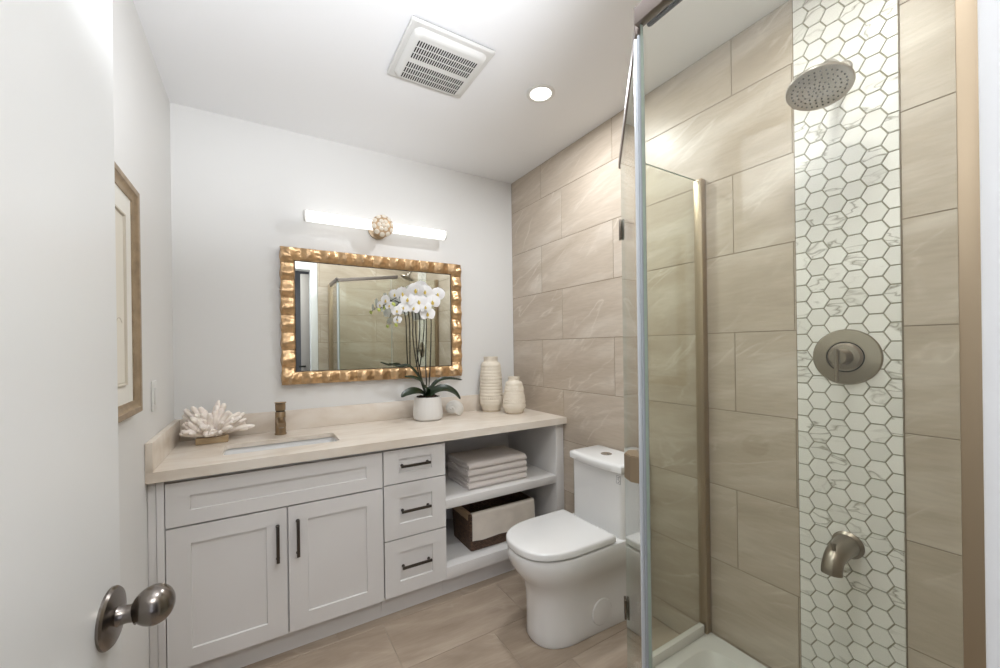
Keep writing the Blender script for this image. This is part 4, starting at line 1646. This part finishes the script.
def round_poly(poly, r, n=5):
    out = []
    m_ = len(poly)
    for i in range(m_):
        p, a, b = Vector(poly[i]), Vector(poly[i - 1]), Vector(poly[(i + 1) % m_])
        la, lb = (a - p).length, (b - p).length
        rr_ = min(r, la * 0.45, lb * 0.45)
        pa, pb = p + (a - p) / la * rr_, p + (b - p) / lb * rr_
        for k in range(n + 1):
            t = k / n
            q = pa * (1 - t) ** 2 + p * 2 * t * (1 - t) + pb * t * t
            out.append((q.x, q.y))
    return out



bm = nb()
lv = [(0.0, 0.001), (0.0, 0.092), (0.004, 0.101), (0.072, 0.101), (0.080, 0.098), (0.105, 0.062), (0.135, 0.052)]
oT = [(-0.003, -1.398), (-0.490, -1.398), (-0.912, -1.842), (-0.912, NY + 0.004), (-0.003, NY + 0.004)]
rings = [[(x, y, z) for x, y in round_poly(oT if d == 0 else off_poly(oT, d), 0.006 if d < 0.05 else 0.05 + d * 0.3)] for d, z in lv]
loft(bm, rings)
part('tray_body', bm, 'acrylic', tray, angle=25)
bm = nb()
lathe(bm, [(0.045, 0.0005), (0.045, 0.003), (0.03, 0.004), (0.001, 0.0045)], (-0.42, -1.90, 0.0522), (0, 0, 1), 32)
part('drain_cover', bm, 'chrome', tray)

enc = thing('shower_enclosure', 'clear glass neo-angle shower enclosure with nickel profiles on the white tray', 'shower enclosure', (-0.70, -1.64, 0.101))
GZ0, GZ1 = 0.128, 1.945


def pane(x0, x1, y0, y1, z0, z1, mtx=None):
    bm = nb()
    vs = box(bm, x0, x1, y0, y1, z0, z1)
    dims = [(x1 - x0), (y1 - y0), (z1 - z0)]
    thin = dims.index(min(dims))
    bm.normal_update()
    for f in bm.faces:
        ax = max(range(3), key=lambda i: abs(f.normal[i]))
        f.material_index = 0 if ax == thin else 1
    if mtx is not None:
        bmesh.ops.transform(bm, matrix=mtx, verts=bm.verts)
    return bm


part('return_panel', pane(F.x + 0.006, -0.010, -1.434, -1.426, GZ0, GZ1), ['glass', 'glassedge'], enc)
part('fixed_panel', pane(-0.904, -0.896, NY + 0.012, Nn.y - 0.006, GZ0, GZ1), ['glass', 'glassedge'], enc)
dp = part('glass_door', pane(0.016, dW - 0.006, -0.004, 0.004, GZ0, GZ1 - 0.03, diag), ['glass', 'glassedge'], enc, label='clear glass door set at an angle')
for hz in (1.680, 0.366):
    bm = nb()
    box(bm, dW - 0.030, dW - 0.001, 0.0045, 0.0125, hz - 0.033, hz + 0.033, 0.0012, mtx=diag)
    box(bm, dW - 0.030, dW - 0.001, -0.0145, -0.0045, hz - 0.033, hz + 0.033, 0.0015, mtx=diag)
    cyl(bm, diag @ Vector((dW + 0.003, -0.004, hz - 0.033)), diag @ Vector((dW + 0.003, -0.004, hz + 0.033)), 0.006, seg=14)
    box(bm, F.x + 0.006, F.x + 0.034, -1.4440, -1.4345, hz - 0.033, hz + 0.033, 0.0015)
    part('hinge', bm, 'hingemetal', dp)
bm = nb()
hz = 1.006
for sg in (1,):
    pts = [(0.045, 0.0045 * sg), (0.115, 0.0045 * sg), (0.108, 0.026 * sg), (0.082, 0.036 * sg), (0.055, 0.026 * sg)]
    if sg < 0:
        pts = list(reversed(pts))
    vs = prism(bm, pts, hz - 0.029, hz + 0.029, bev=0.002)
bmesh.ops.transform(bm, matrix=diag, verts=bm.verts)
part('handle', bm, 'nickel_warm', dp, label='faceted nickel pull')
bm = nb()
box(bm, 0.002, 0.0155, -0.007, 0.0105, GZ0, GZ1 - 0.035, 0.002, mtx=diag)
part('seal', bm, 'seal', dp, label='pale magnetic seal strip')
bm = nb()
box(bm, -0.908, -0.8915, Nn.y - 0.0055, Nn.y + 0.0005, GZ0, GZ1 - 0.035, 0.002)
part('seal', bm, 'seal2', enc, label='grey magnetic seal strip on the fixed panel')
bm = nb()
box(bm, -0.034, -0.0015, -1.4470, -1.4130, 0.1015, 1.952, 0.002)
part('wall_profile', bm, 'nickel_warm', enc, label='brushed nickel wall profile on the tiled wall')
bm = nb()
box(bm, -0.925, -0.875, NY + 0.0015, NY + 0.044, 0.1015, 1.952, 0.002)
part('wall_profile', bm, 'nickel_warm', enc, label='brushed nickel wall profile beside the doorway')
bm = nb()
box(bm, F.x + 0.004, -0.041, -1.440, -1.420, 0.1015, 0.140, 0.0015)
part('bottom_rail', bm, 'plastic', enc, label='pale sill under the return panel')
bm = nb()
box(bm, -0.910, -0.890, NY + 0.046, Nn.y - 0.010, 0.1015, 0.128, 0.0015)
part('bottom_rail', bm, 'nickel_warm', enc)
bm = nb()
box(bm, 0.02, dW - 0.01, -0.010, 0.010, 0.1015, 0.116, 0.0015, mtx=diag)
part('threshold', bm, 'nickel_warm', enc)
# header rails over the fixed panel and over the door
RZ0, RZ1 = 1.932, 1.968
bm = nb()
box(bm, -0.912, -0.891, NY + 0.004, Nn.y + 0.004, RZ0, RZ1, 0.002)
hr = part('header_rail', bm, 'header', enc)
bm = nb()
box(bm, -0.886, -0.873, NY + 0.25, Nn.y - 0.004, RZ0 + 0.002, RZ0 + 0.018, 0.006)
part('gasket', bm, 'black', hr, label='black roller gasket under the rail')
bm = nb()
box(bm, 0.012, dW + 0.068, -0.009, 0.007, RZ0 - 0.006, RZ1 - 0.01, 0.004, mtx=diag)
part('header_rail', bm, 'header', enc)

# shower head
HCn = Vector((-0.166, -1.889, 2.022))
hn = Vector((-0.33, -0.05, -0.94)).normalized()
sh = thing('overhead_shower', 'round nickel rain shower head on the hexagon mosaic strip', 'shower head', (-0.001, -1.889, 2.13))
bm = nb()
cyl(bm, (-0.0022, -1.889, 2.128), (-0.010, -1.889, 2.128), 0.030, 0.024, 32)
part('flange', bm, 'nickel', sh)
bm = nb()
tube(bm, smooth_path([(-0.008, -1.889, 2.128), (-0.06, -1.889, 2.132), (-0.11, -1.889, 2.112), HCn - hn * 0.045], 8), 0.0105, 16)
part('arm', bm, 'nickel', sh)
bm = nb()
lathe(bm, [(0.012, -0.050), (0.019, -0.046), (0.022, -0.034), (0.019, -0.024), (0.030, -0.018), (0.066, -0.010), (0.078, -0.005), (0.080, 0.0), (0.078, 0.004), (0.074, 0.005)], HCn, hn, 56)
hd = part('head', bm, 'nickel', sh)
bm = nb()
mt = Matrix.Translation(HCn) @ frame_z(hn)
for cnt, r in ((1, 0), (7, 0.012), (12, 0.024), (16, 0.038), (22, 0.050), (30, 0.063)):
    for k in range(cnt):
        a = 2 * PI * k / cnt + r * 31
        c = mt @ Vector((r * math.cos(a), r * math.sin(a), 0.0048))
        cyl(bm, c, c + hn * 0.0018, 0.0026, 0.0021, 8)
part('nozzles', bm, 'black', hd, label='rings of dark nozzles')

# valve
VC = Vector((-0.0018, -1.892, 1.233))
va = thing('shower_valve', 'round brushed nickel shower valve with a thin lever on the mosaic strip', 'shower valve', VC)
bm = nb()
lathe(bm, [(0.0865, 0.0), (0.0865, 0.004), (0.083, 0.008), (0.048, 0.0125), (0.047, 0.010)], VC, (-1, 0, 0), 64)
part('escutcheon', bm, 'nickel_radial', va)
bm = nb()
lathe(bm, [(0.0475, 0.0095), (0.0475, 0.0102), (0.040, 0.0104)], VC, (-1, 0, 0), 48)
part('gap_ring', bm, 'black', va, label='dark ring around the hub')
bm = nb()
lathe(bm, [(0.044, 0.006), (0.044, 0.014), (0.038, 0.020), (0.024, 0.022), (0.0225, 0.026), (0.0225, 0.066), (0.0205, 0.069)], VC, (-1, 0, 0), 48)
hub = part('hub', bm, 'nickel_dark', va)
bm = nb()
cyl(bm, VC + Vector((-0.0735, 0.001, 0.026)), VC + Vector((-0.0735, 0.001, -0.074)), 0.0058, seg=16)
part('lever', bm, 'nickel_dark', hub)

# tub spout
SPC = Vector((-0.0018, -1.890, 0.645))
ts = thing('tub_spout', 'curved nickel spout low on the mosaic strip', 'spout', SPC)
bm = nb()
pth = smooth_path([SPC + Vector(p) for p in ((0, 0, 0), (-0.03, 0, 0.0), (-0.075, 0, -0.004), (-0.106, 0, -0.015), (-0.121, 0, -0.036), (-0.124, 0, -0.053))], 8)
tube(bm, pth, lambda t: (0.0355 - 0.020 * min(1, t / 0.3) ** 0.8 + 0.0) if t < 0.0 else 0.034 - 0.0085 * min(1, t * 1.6), 32)
part('spout_body', bm, 'nickel_dark', ts)
bm = nb()
lathe(bm, [(0.041, 0.0), (0.041, 0.005), (0.034, 0.013)], SPC, (-1, 0, 0), 40)
part('flange', bm, 'nickel_dark', ts)
bm = nb()
cyl(bm, SPC + Vector((-0.106, 0, 0.004)), SPC + Vector((-0.110, 0, 0.028)), 0.005, seg=14)
lathe(bm, [(0.006, 0.0), (0.007, 0.003), (0.0065, 0.008), (0.003, 0.010)], SPC + Vector((-0.110, 0, 0.026)), (0, 0, 1), 16)
part('diverter_knob', bm, 'nickel_dark', ts)
